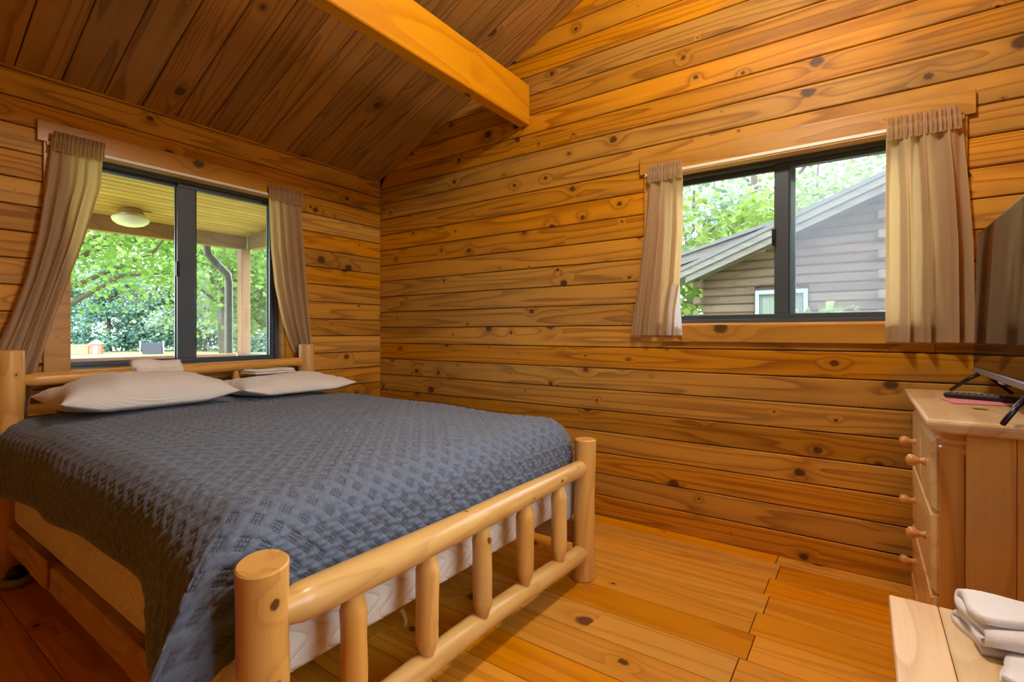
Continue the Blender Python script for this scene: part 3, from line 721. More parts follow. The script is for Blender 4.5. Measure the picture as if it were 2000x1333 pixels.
# quilt: one dense draped sheet with a woven quilting relief
def build_quilt():
    YC, HW, R = -1.52, 0.690, 0.115       # centre, half width of the flat top, edge radius
    ZT = 0.722
    step = 0.0042
    X0, XT = 0.16, 2.125
    sL = (XT-X0)+R*math.pi/2+0.17
    wN = HW+R*math.pi/2+0.135; wF = HW+R*math.pi/2+0.19
    s = np.arange(0, sL+step, step); wv = np.arange(-wN, wF+step, step)
    S, W = np.meshgrid(s, wv, indexing='ij')
    def fold(d):
        """distance past the flat edge -> (horizontal offset, drop)"""
        a = np.clip(d, 0, R*math.pi/2)/R
        ext = np.maximum(0, d-R*math.pi/2)
        return R*np.sin(a), R*(1-np.cos(a))+ext
    # near hem is uneven: lengthen the drape smoothly with s
    lenN = 1.0+0.16*np.exp(-((S-0.05)/0.25)**2)+0.10*np.sin(S*3.1+0.6)*0.6
    Wn = np.where(W < -HW, -HW+(W+HW)*lenN, W)
    hx, dx = fold(S-(XT-X0))
    hy, dy = fold(np.abs(Wn)-HW)
    sg = np.sign(Wn)
    X = X0+np.minimum(S, XT-X0)+hx
    Y = YC+sg*(np.minimum(np.abs(Wn), HW)+hy)
    # gentle crown and hollows
    crown = 0.022*np.clip(1-(np.abs(Wn)/(HW+R))**2.4, 0, 1)*np.clip(np.minimum(1, (XT+R-X)/0.5), 0, 1)
    lump = 0.006*np.sin(X*3.7+1.0)*np.cos(Y*4.3)+0.004*np.sin(X*8.1+Y*5.0)
    Z = ZT+crown+lump*np.clip(1-dx*6, 0, 1)*np.clip(1-dy*6, 0, 1)-dx-dy
    both = np.minimum(dx, dy)
    # foot corners flare out as hanging points
    Y = Y+sg*(0.62*both*np.where(sg < 0, 1.0, 0.35)); X = X-0.30*both
    # soft waves in the side drape
    Y = Y+sg*np.clip(dy*3, 0, 1)*(0.012*np.sin(X*6.3+0.7)+0.007*np.sin(X*13.0))
    Y = Y+sg*0.10*np.clip(dy-0.08, 0, 1)
    # near the foot end the near drape swings outward over the post
    k = np.clip((X-1.80)/0.42, 0, 1); k = k*k*(3-2*k)
    Y = Y-np.where(sg < 0, 1.0, 0.0)*k*np.clip(dy-0.03, 0, 1)*0.28
    Z = Z-np.where(sg < 0, 1.0, 0.0)*k*np.clip(dy-0.10, 0, 1)*0.75
    P = np.stack([X, Y, Z], -1)
    # relief
    pp = (S+W)/math.sqrt(2); qq = (S-W)/math.sqrt(2); PI_ = 0.050; hw = 0.25
    fp = pp/PI_; fq = qq/PI_
    cp = np.abs(fp-np.floor(fp)-0.5); cq = np.abs(fq-np.floor(fq)-0.5)
    par = (np.floor(fp)+np.floor(fq)) % 2
    def pil(c): return np.sqrt(np.clip(1-np.abs(c/hw)**3, 0, 1))
    inP = cp < hw; inQ = cq < hw
    barA = pil(cq)                        # runs along p
    barB = pil(cp)                        # runs along q
    wrA = 0.86+0.30*np.sin(fp*13+np.floor(fq)*2.0+fq*11); wrB = 0.86+0.30*np.sin(fq*13+np.floor(fp)*1.7+fp*11)
    A = np.where(inQ, barA*wrA, 0); B = np.where(inP, barB*wrB, 0)
    # every visible bar is a separate little pillow centred on its over-crossing
    iq = np.floor(fq); ip = np.floor(fp); hl = 1-hw*1.02
    ca = 2*np.round((fp-0.5+iq)/2)-iq+0.5; cb = 2*np.round((fq-0.5+ip-1)/2)-ip+1.5
    A = A*np.sqrt(np.clip(1-(np.abs(fp-ca)/hl)**8, 0, 1)); B = B*np.sqrt(np.clip(1-(np.abs(fq-cb)/hl)**8, 0, 1))
    rel = np.maximum(A, B)
    hole = (~inP) & (~inQ); rel = np.where(hole, 0.42*np.clip(np.minimum(cp-hw, cq-hw)/0.11, 0, 1), rel); isbar = np.where(hole, 0.0, 1.0)
    rel = rel*np.clip((W+wN)/0.02, 0, 1)*np.clip((wF-W)/0.02, 0, 1)
    amp = 0.0062
    gs = np.gradient(P, axis=0); gw = np.gradient(P, axis=1)
    nrm = np.cross(gs, gw); ln = np.linalg.norm(nrm, axis=-1, keepdims=True); nrm = nrm/np.maximum(ln, 1e-9)
    # make the normal point outwards
    flip = np.where(nrm[nrm.shape[0]//3, nrm.shape[1]//2, 2] < 0, -1.0, 1.0)
    P = P+nrm*flip*(rel*amp)[..., None]
    n0, n1 = S.shape
    idx = np.arange(n0*n1).reshape(n0, n1)
    q = np.stack([idx[:-1, :-1], idx[1:, :-1], idx[1:, 1:], idx[:-1, 1:]], -1).reshape(-1, 4)
    if flip < 0: q = q[:, ::-1]
    me = bpy.data.meshes.new('quilt')
    me.vertices.add(n0*n1); me.vertices.foreach_set('co', P.reshape(-1, 3).astype(np.float32).ravel())
    me.loops.add(q.size); me.loops.foreach_set('vertex_index', q.ravel().astype(np.int32))
    me.polygons.add(len(q)); me.polygons.foreach_set('loop_start', np.arange(0, q.size, 4, dtype=np.int32))
    me.update(calc_edges=True); me.validate()
    uv = me.uv_layers.new(name='UVMap'); UV = np.stack([S, W], -1).reshape(-1, 2)[q.ravel()]
    uv.data.foreach_set('uv', UV.astype(np.float32).ravel())
    at = me.attributes.new('relief', 'FLOAT', 'POINT'); at.data.foreach_set('value', isbar.astype(np.float32).ravel())
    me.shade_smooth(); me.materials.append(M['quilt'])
    o = bpy.data.objects.new('quilt', me); COL.objects.link(o)
    tag(o, 'slate-blue quilt with woven stitching spread over the log bed', 'quilt')
    return o
quilt = build_quilt()

# pillows
def pillow(label, loc, rz, a, b, T, seed, tilt=(0, 0)):
    p = tag(empty('pillow', loc, rz), label, 'pillow', None)
    p.rotation_euler = (tilt[0], tilt[1], rz)
    n = 44; vs = []; fs = []
    for side in (1, -1):
        for j in range(n+1):
            for i in range(n+1):
                u = -1+2*i/n; v = -1+2*j/n
                u = math.sin(u*math.pi/2)*0.55+u*0.45; v = math.sin(v*math.pi/2)*0.55+v*0.45
                x = a*u*(1-0.10*(1-v*v)*abs(u)**3); y = b*v*(1-0.07*(1-u*u)*abs(v)**3)
                h = (max(0, 1-abs(u)**2.6)**0.5)*(max(0, 1-abs(v)**2.6)**0.5)
                nz = mnoise.noise(Vector((x*7+seed, y*7, side*3.0)))*0.016+mnoise.noise(Vector((x*20+seed, y*9+x*6, side*3.0)))*0.010
                # radial gathers near the ends
                g = 0.006*math.sin(math.atan2(v, 1.15-abs(u))*16+seed)*max(0, abs(u)-0.45)/0.55
                z = (T*0.80*h if side > 0 else -T*0.20*h)+ (nz+g)*(h**0.5)*(1 if side > 0 else 0.2)
                z += 0.055*max(0, abs(u)-0.6)*max(0, abs(v)-0.2)*2.0*(1 if u < 0 else 0.7)
                vs.append((x, y, z))
    m = (n+1)*(n+1)
    for j in range(n):
        for i in range(n):
            q = (j*(n+1)+i, j*(n+1)+i+1, (j+1)*(n+1)+i+1, (j+1)*(n+1)+i)
            fs.append(q); fs.append(tuple(t+m for t in q[::-1]))
    o = mobj('pillowcase', vs, fs, M['sheet'], p, True)
    import bmesh
    bm = bmesh.new(); bm.from_mesh(o.data); bmesh.ops.remove_doubles(bm, verts=bm.verts, dist=1e-5); bm.to_mesh(o.data); bm.free()
    o.data.shade_smooth()
    return p
pillow('plump cream pillow with a rolled washcloth on it', (0.405, -1.852, 0.792), math.radians(91), 0.372, 0.225, 0.175, 1.3, (0, 0))
pillow('flatter cream pillow carrying a flat folded washcloth', (0.425, -1.098, 0.780), math.radians(88), 0.358, 0.22, 0.122, 7.7, (0, 0))

# folded cloths: a ribbon cross-section extruded and thickened
def ribbon(name, path, width, mat, parent, thick, seed=0, ny=16, wav=0.004, taper=0.0):
    rs = np.random.default_rng(seed); ph = rs.uniform(0, 6.28, 4); vs = []
    for j in range(ny+1):
        t = j/ny; y = (t-0.5)*width
        for k, (x, z) in enumerate(path):
            vs.append((x*(1-taper*t)+wav*math.sin(7*t+ph[0]+k*0.15), y+wav*math.sin(k*0.4+ph[1]), z*(1-0.5*taper*t)+wav*0.5*math.sin(9*t+ph[2]+k*0.3)*(1 if z > 0.01 else 0)))
    m = len(path)
    fs = [(j*m+k, j*m+k+1, (j+1)*m+k+1, (j+1)*m+k) for j in range(ny) for k in range(m-1)]
    o = mobj(name, vs, fs, mat, parent, True)
    s = o.modifiers.new('thick', 'SOLIDIFY'); s.thickness = thick; s.offset = 0
    return o
def zigzag(L, layers, gap, n=10, sh=0.0):
    pts = []
    for l in range(layers):
        z = l*gap; d = 1 if l % 2 == 0 else -1
        l0 = -L/2+sh*l; l1 = L/2-sh*l*0.6
        for i in range(n+1):
            t = i/n; pts.append(((l0+(l1-l0)*t) if d > 0 else (l1+(l0-l1)*t), z))
        if l < layers-1:
            cx = l1 if d > 0 else l0
            for k in range(1, 5):
                a = -math.pi/2+math.pi*k/5; pts.append((cx+d*gap*0.5*math.cos(a), z+gap/2+gap/2*math.sin(a)))
    return pts
def spiral(r0, r1, turns, n=46): return [((r0+(r1-r0)*i/n)*math.cos(2*math.pi*turns*i/n), r1+(r0+(r1-r0)*i/n)*math.sin(2*math.pi*turns*i/n)) for i in range(n+1)]
wc = tag(empty('washcloth', (0.36, -1.775, 0.928), math.radians(-6)), 'off-white washcloth loosely rolled on the plump pillow', 'washcloth')
ribbon('roll', spiral(0.008, 0.033, 2.4)+[(0.040, 0.012), (0.052, 0.002), (0.07, -0.004)], 0.21, M['terry2'], wc, 0.006, 3, wav=0.008, taper=0.5)
wc = tag(empty('washcloth', (0.385, -1.19, 0.884), math.radians(4)), 'off-white washcloth folded flat on the flatter pillow', 'washcloth')
ribbon('fold', zigzag(0.15, 4, 0.0065, sh=0.008), 0.26, M['terry2'], wc, 0.004, 5, wav=0.004)

# low round object on the floor by the head post
fd = tag(empty('floor_cup', (0.262, -2.282, 0.0)), 'low round grey cup with a black ball in it by the head post', 'furniture cup')
mobj('cup', *lathe_data([(0.045, 0.0), (0.058, 0.006), (0.062, 0.022), (0.055, 0.034), (0.040, 0.036), (0.036, 0.026)], 24), plain('grey_plastic', (0.28, 0.26, 0.23), 0.6), fd, True)
mobj('ball', *lathe_data([(0.006, 0.027), (0.026, 0.034), (0.036, 0.055), (0.026, 0.076), (0.006, 0.083)], 20), M['tv_black'], fd, True)

# ------------------------------------------------------------------ dresser
DX0, DX1, DYF, DYN, DZ = 3.545, 3.955, -0.115, -0.985, 0.885
dr = tag(empty('dresser', ((DX0+DX1)/2, (DYF+DYN)/2, 0)), 'honey-pine chest of drawers with round wooden knobs under the television', 'dresser')
def dm(v, f, name, mat, smooth=False, par=None, mw=None):
    o = mobj(name, v, f, mat, par or dr, smooth)
    if mw is not None: o.matrix_local = mw
    return o
OX, OY = (DX0+DX1)/2, (DYF+DYN)/2
def dbox(name, x0, x1, y0, y1, z0, z1, mat, b=0.003, axis='z'):
    """box with its local X (grain) along the given axis"""
    c = Vector(((x0+x1)/2, (y0+y1)/2, (z0+z1)/2)); d = (x1-x0, y1-y0, z1-z0)
    if axis == 'z': mw = frame(c-Vector((OX, OY, 0)), (0, 0, 1), (1, 0, 0)); e = (d[2], d[0], d[1])
    elif axis == 'y': mw = frame(c-Vector((OX, OY, 0)), (0, 1, 0), (0, 0, 1)); e = (d[1], d[2], d[0])
    else: mw = frame(c-Vector((OX, OY, 0)), (1, 0, 0), (0, 1, 0)); e = d
    v, f = box_data(-e[0]/2, e[0]/2, -e[1]/2, e[1]/2, -e[2]/2, e[2]/2, b)
    return mobj(name, v, f, mat, dr, mw=mw)
# side panels of three glued boards each
for y0, y1 in ((DYN+0.012, DYN+0.030), (DYF-0.030, DYF-0.012)):
    xs = [DX0+0.052, DX0+0.155, DX0+0.285, DX1]
    for a, b in zip(xs[:-1], xs[1:]): dbox('side_board', a+0.0006, b-0.0006, y0, y1, 0.10, 0.845, M['dresser'], b=0.0015)
dbox('back_panel', DX1-0.012, DX1-0.002, DYN+0.031, DYF-0.031, 0.06, 0.845, M['dresser'], axis='y')
# rounded corner columns with turned rings
def column(y, sgn):
    cx, cy, r = DX0+0.030, y, 0.030
    prof = [(r, 0.105), (r, 0.775), (r*1.04, 0.782), (r*1.18, 0.790), (r*1.18, 0.798), (r*1.02, 0.803), (r*1.02, 0.806), (r*1.28, 0.815), (r*1.28, 0.824), (r*1.05, 0.829), (r*1.05, 0.833), (r*1.35, 0.842), (r*1.35, 0.846)]
    prof = [(a, z-0.105) for a, z in prof]
    v, f = lathe_data(prof, 28)
    # column grain runs along its height: rebuild with local X up
    v = [(z, x, y_) for x, y_, z in v]
    o = mobj('corner_column', v, f, M['dresser'], dr, True, mw=frame(Vector((cx-OX, cy-OY, 0.105)), (0, 0, 1), (1, 0, 0)))
    o.data.set_sharp_from_angle(angle=math.radians(40))
column(DYN+0.040, -1); column(DYF-0.040, 1)
# moulded top
ov = 0.038
zz = [(0.846, ov-0.020), (0.852, ov-0.012), (0.862, ov-0.006), (0.868, ov-0.002), (0.875, ov), (0.881, ov-0.002), (0.885, ov-0.008)]
v = []; f = []
for z, e in zz:
    v += [(DX0-e-OX, DYN-e-OY, z), (DX1-OX, DYN-e-OY, z), (DX1-OX, DYF+e-OY, z), (DX0-e-OX, DYF+e-OY, z)]
for i in range(len(zz)-1):
    for k in range(4): f.append((4*i+k, 4*i+(k+1) % 4, 4*i+4+(k+1) % 4, 4*i+4+k))
f += [(3, 2, 1, 0), tuple(4*(len(zz)-1)+k for k in range(4))]
v = [(y, -x, z) for x, y, z in v]
mobj('top', v, f, M['dtop'], dr, mw=Matrix.Rotation(math.pi/2, 4, 'Z'))
# drawers with lipped fronts
yl, yr = DYN+0.074, DYF-0.074
rows_d = [(0.600, 0.812), (0.356, 0.590), (0.125, 0.346)]
def drawer(y0, y1, z0, z1, ks):
    d = tag(empty('drawer', (0, 0, 0)), None); d.parent = dr
    d.matrix_local = frame((DX0-OX, (y0+y1)/2-OY, (z0+z1)/2), (0, 1, 0), (0, 0, 1))   # local Z = +X, front faces -Z
    hy, hz = (y1-y0)/2, (z1-z0)/2
    ring_ = [(0.0, 0.0), (0.0, 0.014), (-0.010, 0.020)]
    vv = []; ff = []
    for ins, zf in ((0.0, 0.02), (0.0, -0.004), (0.012, -0.016), (0.016, -0.016)):
        vv += [(-hy+ins, -hz+ins, zf), (hy-ins, -hz+ins, zf), (hy-ins, hz-ins, zf), (-hy+ins, hz-ins, zf)]
    for i in range(3):
        for k in range(4): ff.append((4*i+k, 4*i+4+k, 4*i+4+(k+1) % 4, 4*i+(k+1) % 4))
    ff += [(12, 15, 14, 13), (0, 1, 2, 3)]
    mobj('front', vv, ff, M['drawer'], d)
    for ky in ks:
        kv, kf = lathe_data([(0.013, 0.0), (0.0125, 0.004), (0.009, 0.009), (0.0085, 0.015), (0.012, 0.021), (0.0175, 0.028), (0.0195, 0.036), (0.0175, 0.044), (0.010, 0.050), (0.002, 0.052)], 18)
        mobj('knob', [(x, y, -z) for x, y, z in kv], [q[::-1] for q in kf], M['knob'], d, True, mw=Matrix.Translation((ky-(y0+y1)/2, 0, -0.016)))
ymid = (yl+yr)/2
drawer(yl, ymid-0.002, *rows_d[0], [(yl+ymid)/2]); drawer(ymid+0.002, yr, *rows_d[0], [(yr+ymid)/2])
for z0, z1 in rows_d[1:]: drawer(yl, yr, z0, z1, [yl+0.16, yr-0.16])
for z0, z1 in ((0.590, 0.600), (0.346, 0.356), (0.812, 0.846), (0.105, 0.125)): dbox('drawer_rail', DX0+0.003, DX0+0.03, yl, yr, z0+0.0005, z1-0.0005, M['drawer'], b=0.001, axis='y')
dbox('plinth', DX0-0.014, DX0+0.006, DYN-0.012, DYF+0.012, 0.0, 0.104, M['drawer'], b=0.005, axis='y')
dbox('plinth', DX0+0.007, DX1, DYN-0.012, DYN+0.008, 0.0, 0.104, M['dresser'], b=0.005, axis='x')
dbox('plinth', DX0+0.007, DX1, DYF-0.008, DYF+0.012, 0.0, 0.104, M['dresser'], b=0.005, axis='x')

# television
tv = tag(empty('television', (3.73, -0.60, 0.885)), 'flat black television on splayed legs on the dresser', 'television')
ty0, ty1, tz0, tz1 = -0.495, 0.495, 0.088, 0.640
tm = Matrix.Rotation(math.radians(1.2), 4, 'Y')
def tbox(name, x0, x1, y0, y1, z0, z1, mat, b=0.002, par=None):
    v, f = box_data(x0, x1, y0, y1, z0, z1, b); return mobj(name, v, f, mat, tv, mw=tm)
tbox('bezel', -0.004, 0.022, ty0, ty1, tz0, tz1, M['tv_black'], b=0.004)
tbox('screen', -0.0055, -0.0042, ty0+0.010, ty1-0.010, tz0+0.022, tz1-0.010, M['tv_screen'], b=0)
tbox('bottom_trim', -0.008, 0.012, ty0, ty1, tz0-0.006, tz0+0.016, M['tv_silver'], b=0.003)
tbox('rear_housing', 0.022, 0.06, ty0+0.10, ty1-0.10, tz0+0.02, tz0+0.36, M['tv_black'], b=0.012)
tbox('ir_window', -0.006, 0.004, -0.03, 0.03, tz0-0.014, tz0-0.006, M['tv_silver'], b=0.002)
for sy in (1, -1):
    yj = sy*0.36
    lm = MB()
    for tx, dy in ((-0.072, 0.125*sy if sy > 0 else -0.10), (0.105, 0.10*sy)):
        lm.add(*tube_data([(0.010, yj, 0.094), (tx*0.5, yj+dy*0.5, 0.050), (tx, yj+dy, 0.0065)], [0.0085, 0.0075, 0.0065], 8))
    lm.build('leg', M['tv_leg'], tv, True)

# pink paper and remote
pp = tag(empty('paper_leaflet', (3.705, -0.50, 0.886), math.radians(8)), 'pink paper leaflet lying under the remote control', 'leaflet')
box('sheet', -0.105, 0.17, -0.075, 0.075, 0, 0.0025, M['pink'], pp, b=0.0005)
rc = tag(empty('remote_control', (3.705, -0.435, 0.889), math.radians(-21)), 'black remote control on the pink leaflet', 'remote')
box('body', -0.10, 0.10, -0.024, 0.024, 0.0, 0.018, M['tv_black'], rc, b=0.005)
for i in range(9):
    for j in range(3):
        box('button', -0.075+i*0.0165, -0.065+i*0.0165, -0.016+j*0.0125, -0.008+j*0.0125, 0.0172, 0.0205, M['button'], rc, b=0.001)

# ------------------------------------------------------------------ bench with towels
bn = tag(empty('bench', (3.53, -1.75, 0)), 'pale pine plank bench in front of the dresser holding white towels', 'bench')
BT = 0.45
def bplank(x0, x1, y0, y1, name='seat_plank', round_=0.0):
    pts = [(x0, y0), (x1, y0)]
    if round_ > 0:
        pts += [(x1, y1-round_*1.6)]
        for k in range(1, 9):
            a = math.pi/2*k/9; pts.append((x1-round_+round_*math.cos(a), y1-round_*1.6+round_*1.6*math.sin(a)))
        pts += [(x1-round_, y1)]
    else: pts += [(x1, y1)]
    pts += [(x0, y1)]
    b = 0.003; n = len(pts); c = Vector(((x0+x1)/2, (y0+y1)/2))
    v = []
    for z, s in ((-0.024, 0), (-b, 0), (0, b)):
        for p in pts:
            d = Vector((math.copysign(min(s, 1), p[0]-c.x), math.copysign(s, p[1]-c.y))) if s else Vector((0, 0))
            v.append((p[0]-d.x, p[1]-d.y, z))
    f = [(i*n+k, i*n+(k+1) % n, (i+1)*n+(k+1) % n, (i+1)*n+k) for i in range(2) for k in range(n)]
    f += [tuple(range(n-1, -1, -1)), tuple(2*n+k for k in range(n))]
    cy = (y0+y1)/2; cx = (x0+x1)/2
    v = [((y-cy), -(x-cx), z) for x, y, z in v]
    return mobj(name, v, f, M['bench'], bn, mw=Matrix.Translation((cx-3.53, cy+1.75, BT)) @ Matrix.Rotation(math.pi/2, 4, 'Z'))
bplank(3.418, 3.5145, -2.30, -1.222)
bplank(3.5165, 3.612, -2.30, -1.222, round_=0.075)
bplank(3.614, 3.71, -2.30, -1.38)
for x in (3.47, 3.67):
    for y in (-1.42, -2.22):
        v, f = box_data(0, BT-0.0245, -0.02, 0.02, -0.02, 0.02, 0.003)
        mobj('leg', v, f, M['bench'], bn, mw=frame((x-3.53, y+1.75, 0), (0, 0, 1), (1, 0, 0)))
for x in (3.47, 3.67):
    v, f = box_data(0, 0.76, -0.03, 0.03, -0.009, 0.009, 0.002)
    mobj('apron', v, f, M['dresser'], bn, mw=frame((x-3.53, -2.20+1.75, BT-0.055), (0, 1, 0), (0, 0, 1)))
for y in (-1.42, -2.22):
    v, f = box_data(0, 0.16, -0.03, 0.03, -0.009, 0.009, 0.002)
    mobj('apron', v, f, M['dresser'], bn, mw=frame((3.49-3.53, y+1.75, BT-0.055), (1, 0, 0), (0, 0, 1)))
tw = tag(empty('towel', (3.672, -1.335, BT+0.008), math.radians(12)), 'thick white bath towel folded double at the dresser end of the bench', 'towel')
ribbon('fold', [(z_, x_) for z_, x_ in zigzag(0.13, 4, 0.022, n=12, sh=0.004)], 0.24, M['terry'], tw, 0.014, 11, wav=0.006).matrix_local = Matrix.Rotation(math.pi/2, 4, 'Z')
tw = tag(empty('towel', (3.70, -1.50, BT+0.006), math.radians(-20)), 'white towel folded thin and lying flat in the middle of the bench', 'towel')
ribbon('fold', zigzag(0.12, 2, 0.012, n=12), 0.22, M['terry'], tw, 0.008, 12, wav=0.005).matrix_local = Matrix.Rotation(math.pi/2, 4, 'Z')
tw = tag(empty('towel', (3.66, -1.69, BT+0.007), math.radians(5)), 'plump white towel at the open end of the bench', 'towel')
ribbon('fold', zigzag(0.12, 3, 0.020, n=12), 0.20, M['terry'], tw, 0.013, 13, wav=0.006).matrix_local = Matrix.Rotation(math.pi/2, 4, 'Z')

# ------------------------------------------------------------------ door on the back wall and lamp (behind the camera)
door = struct('door_1', 'plain pine door in the wall behind the bench', 'door')
mD = frame((0, YB, 0), (-1, 0, 0), (0, 0, 1))
for i in range(5):
    v, f = box_data(-1.95+i*0.16, -1.95+i*0.16+0.158, 0.01, 2.0, 0.001, 0.03, 0.003)
    mobj('door_board', [(y, -x, z) for x, y, z in v], f, M['trim'], door, mw=mD @ Matrix.Rotation(math.pi/2, 4, 'Z'))
for x0, x1, y0, y1 in ((-2.05, -1.955, 0, 2.1), (-1.145, -1.05, 0, 2.1), (-1.955, -1.145, 2.005, 2.1)):
    box('door_casing', x0, x1, y0, y1, 0.001, 0.02, M['jamb'], door, mw=mD)
LX, LY = 3.1, -1.35
LZ = ceil_z(LX)
lp = tag(empty('ceiling_lamp', (LX, LY, 0)), 'bowl-shaped glass ceiling lamp on a short stem under the ridge', 'ceiling lamp')
mobj('canopy', *lathe_data([(0.07, LZ-0.03), (0.07, LZ-0.012), (0.05, LZ+0.0)][::1], 24), M['brass'], lp, True)
mobj('stem', *lathe_data([(0.010, LZ-0.26), (0.010, LZ-0.03)], 12), M['brass'], lp, True)
m_, nt_, out_ = newmat('lit_lamp_glass'); n_ = N(nt_)
em = n_.node('ShaderNodeEmission'); em.inputs[0].default_value = (1.0, 0.90, 0.74, 1); em.inputs[1].default_value = LAMP_W
n_.out(em.outputs[0], out_)
mobj('bulb', *lathe_data([(0.01, LZ-0.42), (0.06, LZ-0.41), (0.10, LZ-0.37), (0.115, LZ-0.33), (0.10, LZ-0.29), (0.05, LZ-0.262), (0.012, LZ-0.26)], 24), m_, lp, True)

# ------------------------------------------------------------------ outside, porch side (left window)
GZ = -0.55
lawn = tag(mobj('lawn', [(-60, -60, GZ-0.2), (60, -60, GZ), (60, 60, GZ), (-60, 60, GZ-0.2)], [(0, 1, 2, 3)], M['lawn']), 'wide mown lawn outside the cabin', 'lawn', kind='structure')
PX = -2.3
pf = struct('porch_floor', 'plank floor of the covered porch', 'porch floor')
y = -4.4; i = 0
while y < 0.1:
    plank(pf, Matrix.Translation((0, 0, -0.10)), -2.45, -0.1, y+0.002, y+0.138, M['grey_wood'], T=0.03); y += 0.14
pc = struct('porch_ceiling', 'yellow pine board ceiling of the porch', 'porch ceiling')
mPC = frame((0, 0, 0), (0, 1, 0), (-1, 0, 0))        # normal = Y x -X = +Z ; boards seen from below
x = -2.46
PCZ0, PCZ1 = 2.46, 2.20                               # ceiling height at the house and at the beam
def pcz(x): return PCZ0+(PCZ1-PCZ0)*(x/PX)
while x < -0.12:
    xa = x; xb = x+0.088
    mm = frame((0, 0, 0), (0, 1, 0), (xb-xa, 0, pcz(xb)-pcz(xa)))
    mm.translation = Vector((xa, 0, pcz(xa)))
    plank(pc, mm, -4.4, 0.06, 0.002, 0.0865, M['deck'], T=0.015, b=0.007); x += 0.088
mobj('porch_roof_deck', [(-2.7, -4.6, pcz(-2.7)+0.04), (-0.1, -4.6, pcz(-0.1)+0.04), (-0.1, 0.25, pcz(-0.1)+0.04), (-2.7, 0.25, pcz(-2.7)+0.04), (-2.7, -4.6, pcz(-2.7)+0.14), (-0.1, -4.6, pcz(-0.1)+0.14), (-0.1, 0.25, pcz(-0.1)+0.14), (-2.7, 0.25, pcz(-2.7)+0.14)],
     [(3,2,1,0),(4,5,6,7),(0,1,5,4),(1,2,6,5),(2,3,7,6),(3,0,4,7)], M['shingle'], pc)
pb = struct('porch_beam', 'pine beams carrying the porch roof', 'beam')
v, f = box_data(0, 4.449, 0, 0.145, -0.09, 0, 0.004); mobj('front_beam', v, f, M['pbeam'], pb, mw=frame((PX-0.0, -4.4, 2.055), (0, 1, 0), (0, 0, 1)))
v, f = box_data(0, 2.26, 0, 0.36, -0.09, 0, 0.004); mobj('side_beam', v, f, M['pbeam'], pb, mw=frame((PX+0.001, 0.05, 2.055), (1, 0, 0), (0, 0, 1)))
po = struct('porch_post', 'square pine post at the corner of the porch', 'post')
v, f = box_data(0, 2.15, -0.048, 0.048, -0.048, 0.048, 0.005); mobj('post_timber', v, f, M['pbeam'], po, mw=frame((PX+0.05, -0.012, -0.10), (0, 0, 1), (1, 0, 0)))
ds = tag(empty('downspout', (PX, 0, 0)), 'dark downspout with an elbow beside the porch post', 'downspout')
tube('pipe', [(-0.16, -0.30, 2.16), (-0.16, -0.30, 2.04), (-0.155, -0.29, 1.97), (-0.13, -0.20, 1.86), (-0.10, -0.115, 1.77), (-0.10, -0.10, 1.68), (-0.10, -0.10, 0.6), (-0.10, -0.10, -0.45)], 0.040, M['gutter'], ds, seg=10)
dl = tag(empty('porch_lamp', (-2.02, -1.13, pcz(-2.02))), 'white glass dome lamp on the porch ceiling', 'ceiling lamp')
mobj('base', *lathe_data([(0.085, 0.0), (0.09, -0.006), (0.09, -0.022), (0.10, -0.026), (0.10, -0.042), (0.108, -0.046), (0.108, -0.058), (0.10, -0.06)][::-1], 28), M['brass'], dl, True)
mobj('dome', *lathe_data([(0.112, -0.06), (0.135, -0.072), (0.142, -0.088), (0.132, -0.112), (0.10, -0.136), (0.055, -0.15), (0.008, -0.155)][::-1], 28), M['dome'], dl, True)
rl = struct('porch_railing', 'low weathered wooden railing round the porch', 'railing')
v, f = box_data(0, 4.25, -0.07, 0.07, 0, 0.038, 0.004); mobj('top_rail', v, f, M['pbeam'], rl, mw=frame((PX, -4.35, 0.862), (0, 1, 0), (-1, 0, 0)))
v, f = box_data(0, 4.25, -0.045, 0.045, 0, 0.035, 0.004); mobj('bottom_rail', v, f, M['pbeam'], rl, mw=frame((PX, -4.35, 0.02), (0, 1, 0), (-1, 0, 0)))
v, f = box_data(0, 2.1, -0.07, 0.07, 0, 0.038, 0.004); mobj('top_rail', v, f, M['grey_wood'], rl, mw=frame((PX+0.11, 0.02, 0.862), (1, 0, 0), (0, 1, 0)))
v, f = box_data(0, 0.84, -0.017, 0.017, -0.017, 0.017, 0.002)
for i in range(34): mobj('baluster', v, f, M['pbeam'], rl, mw=frame((PX, -4.3+i*0.125, 0.056), (0, 0, 1), (1, 0, 0))).data
for i in range(15): mobj('baluster', v, f, M['grey_wood'], rl, mw=frame((PX+0.2+i*0.135, 0.02, 0.02), (0, 0, 1), (1, 0, 0)))

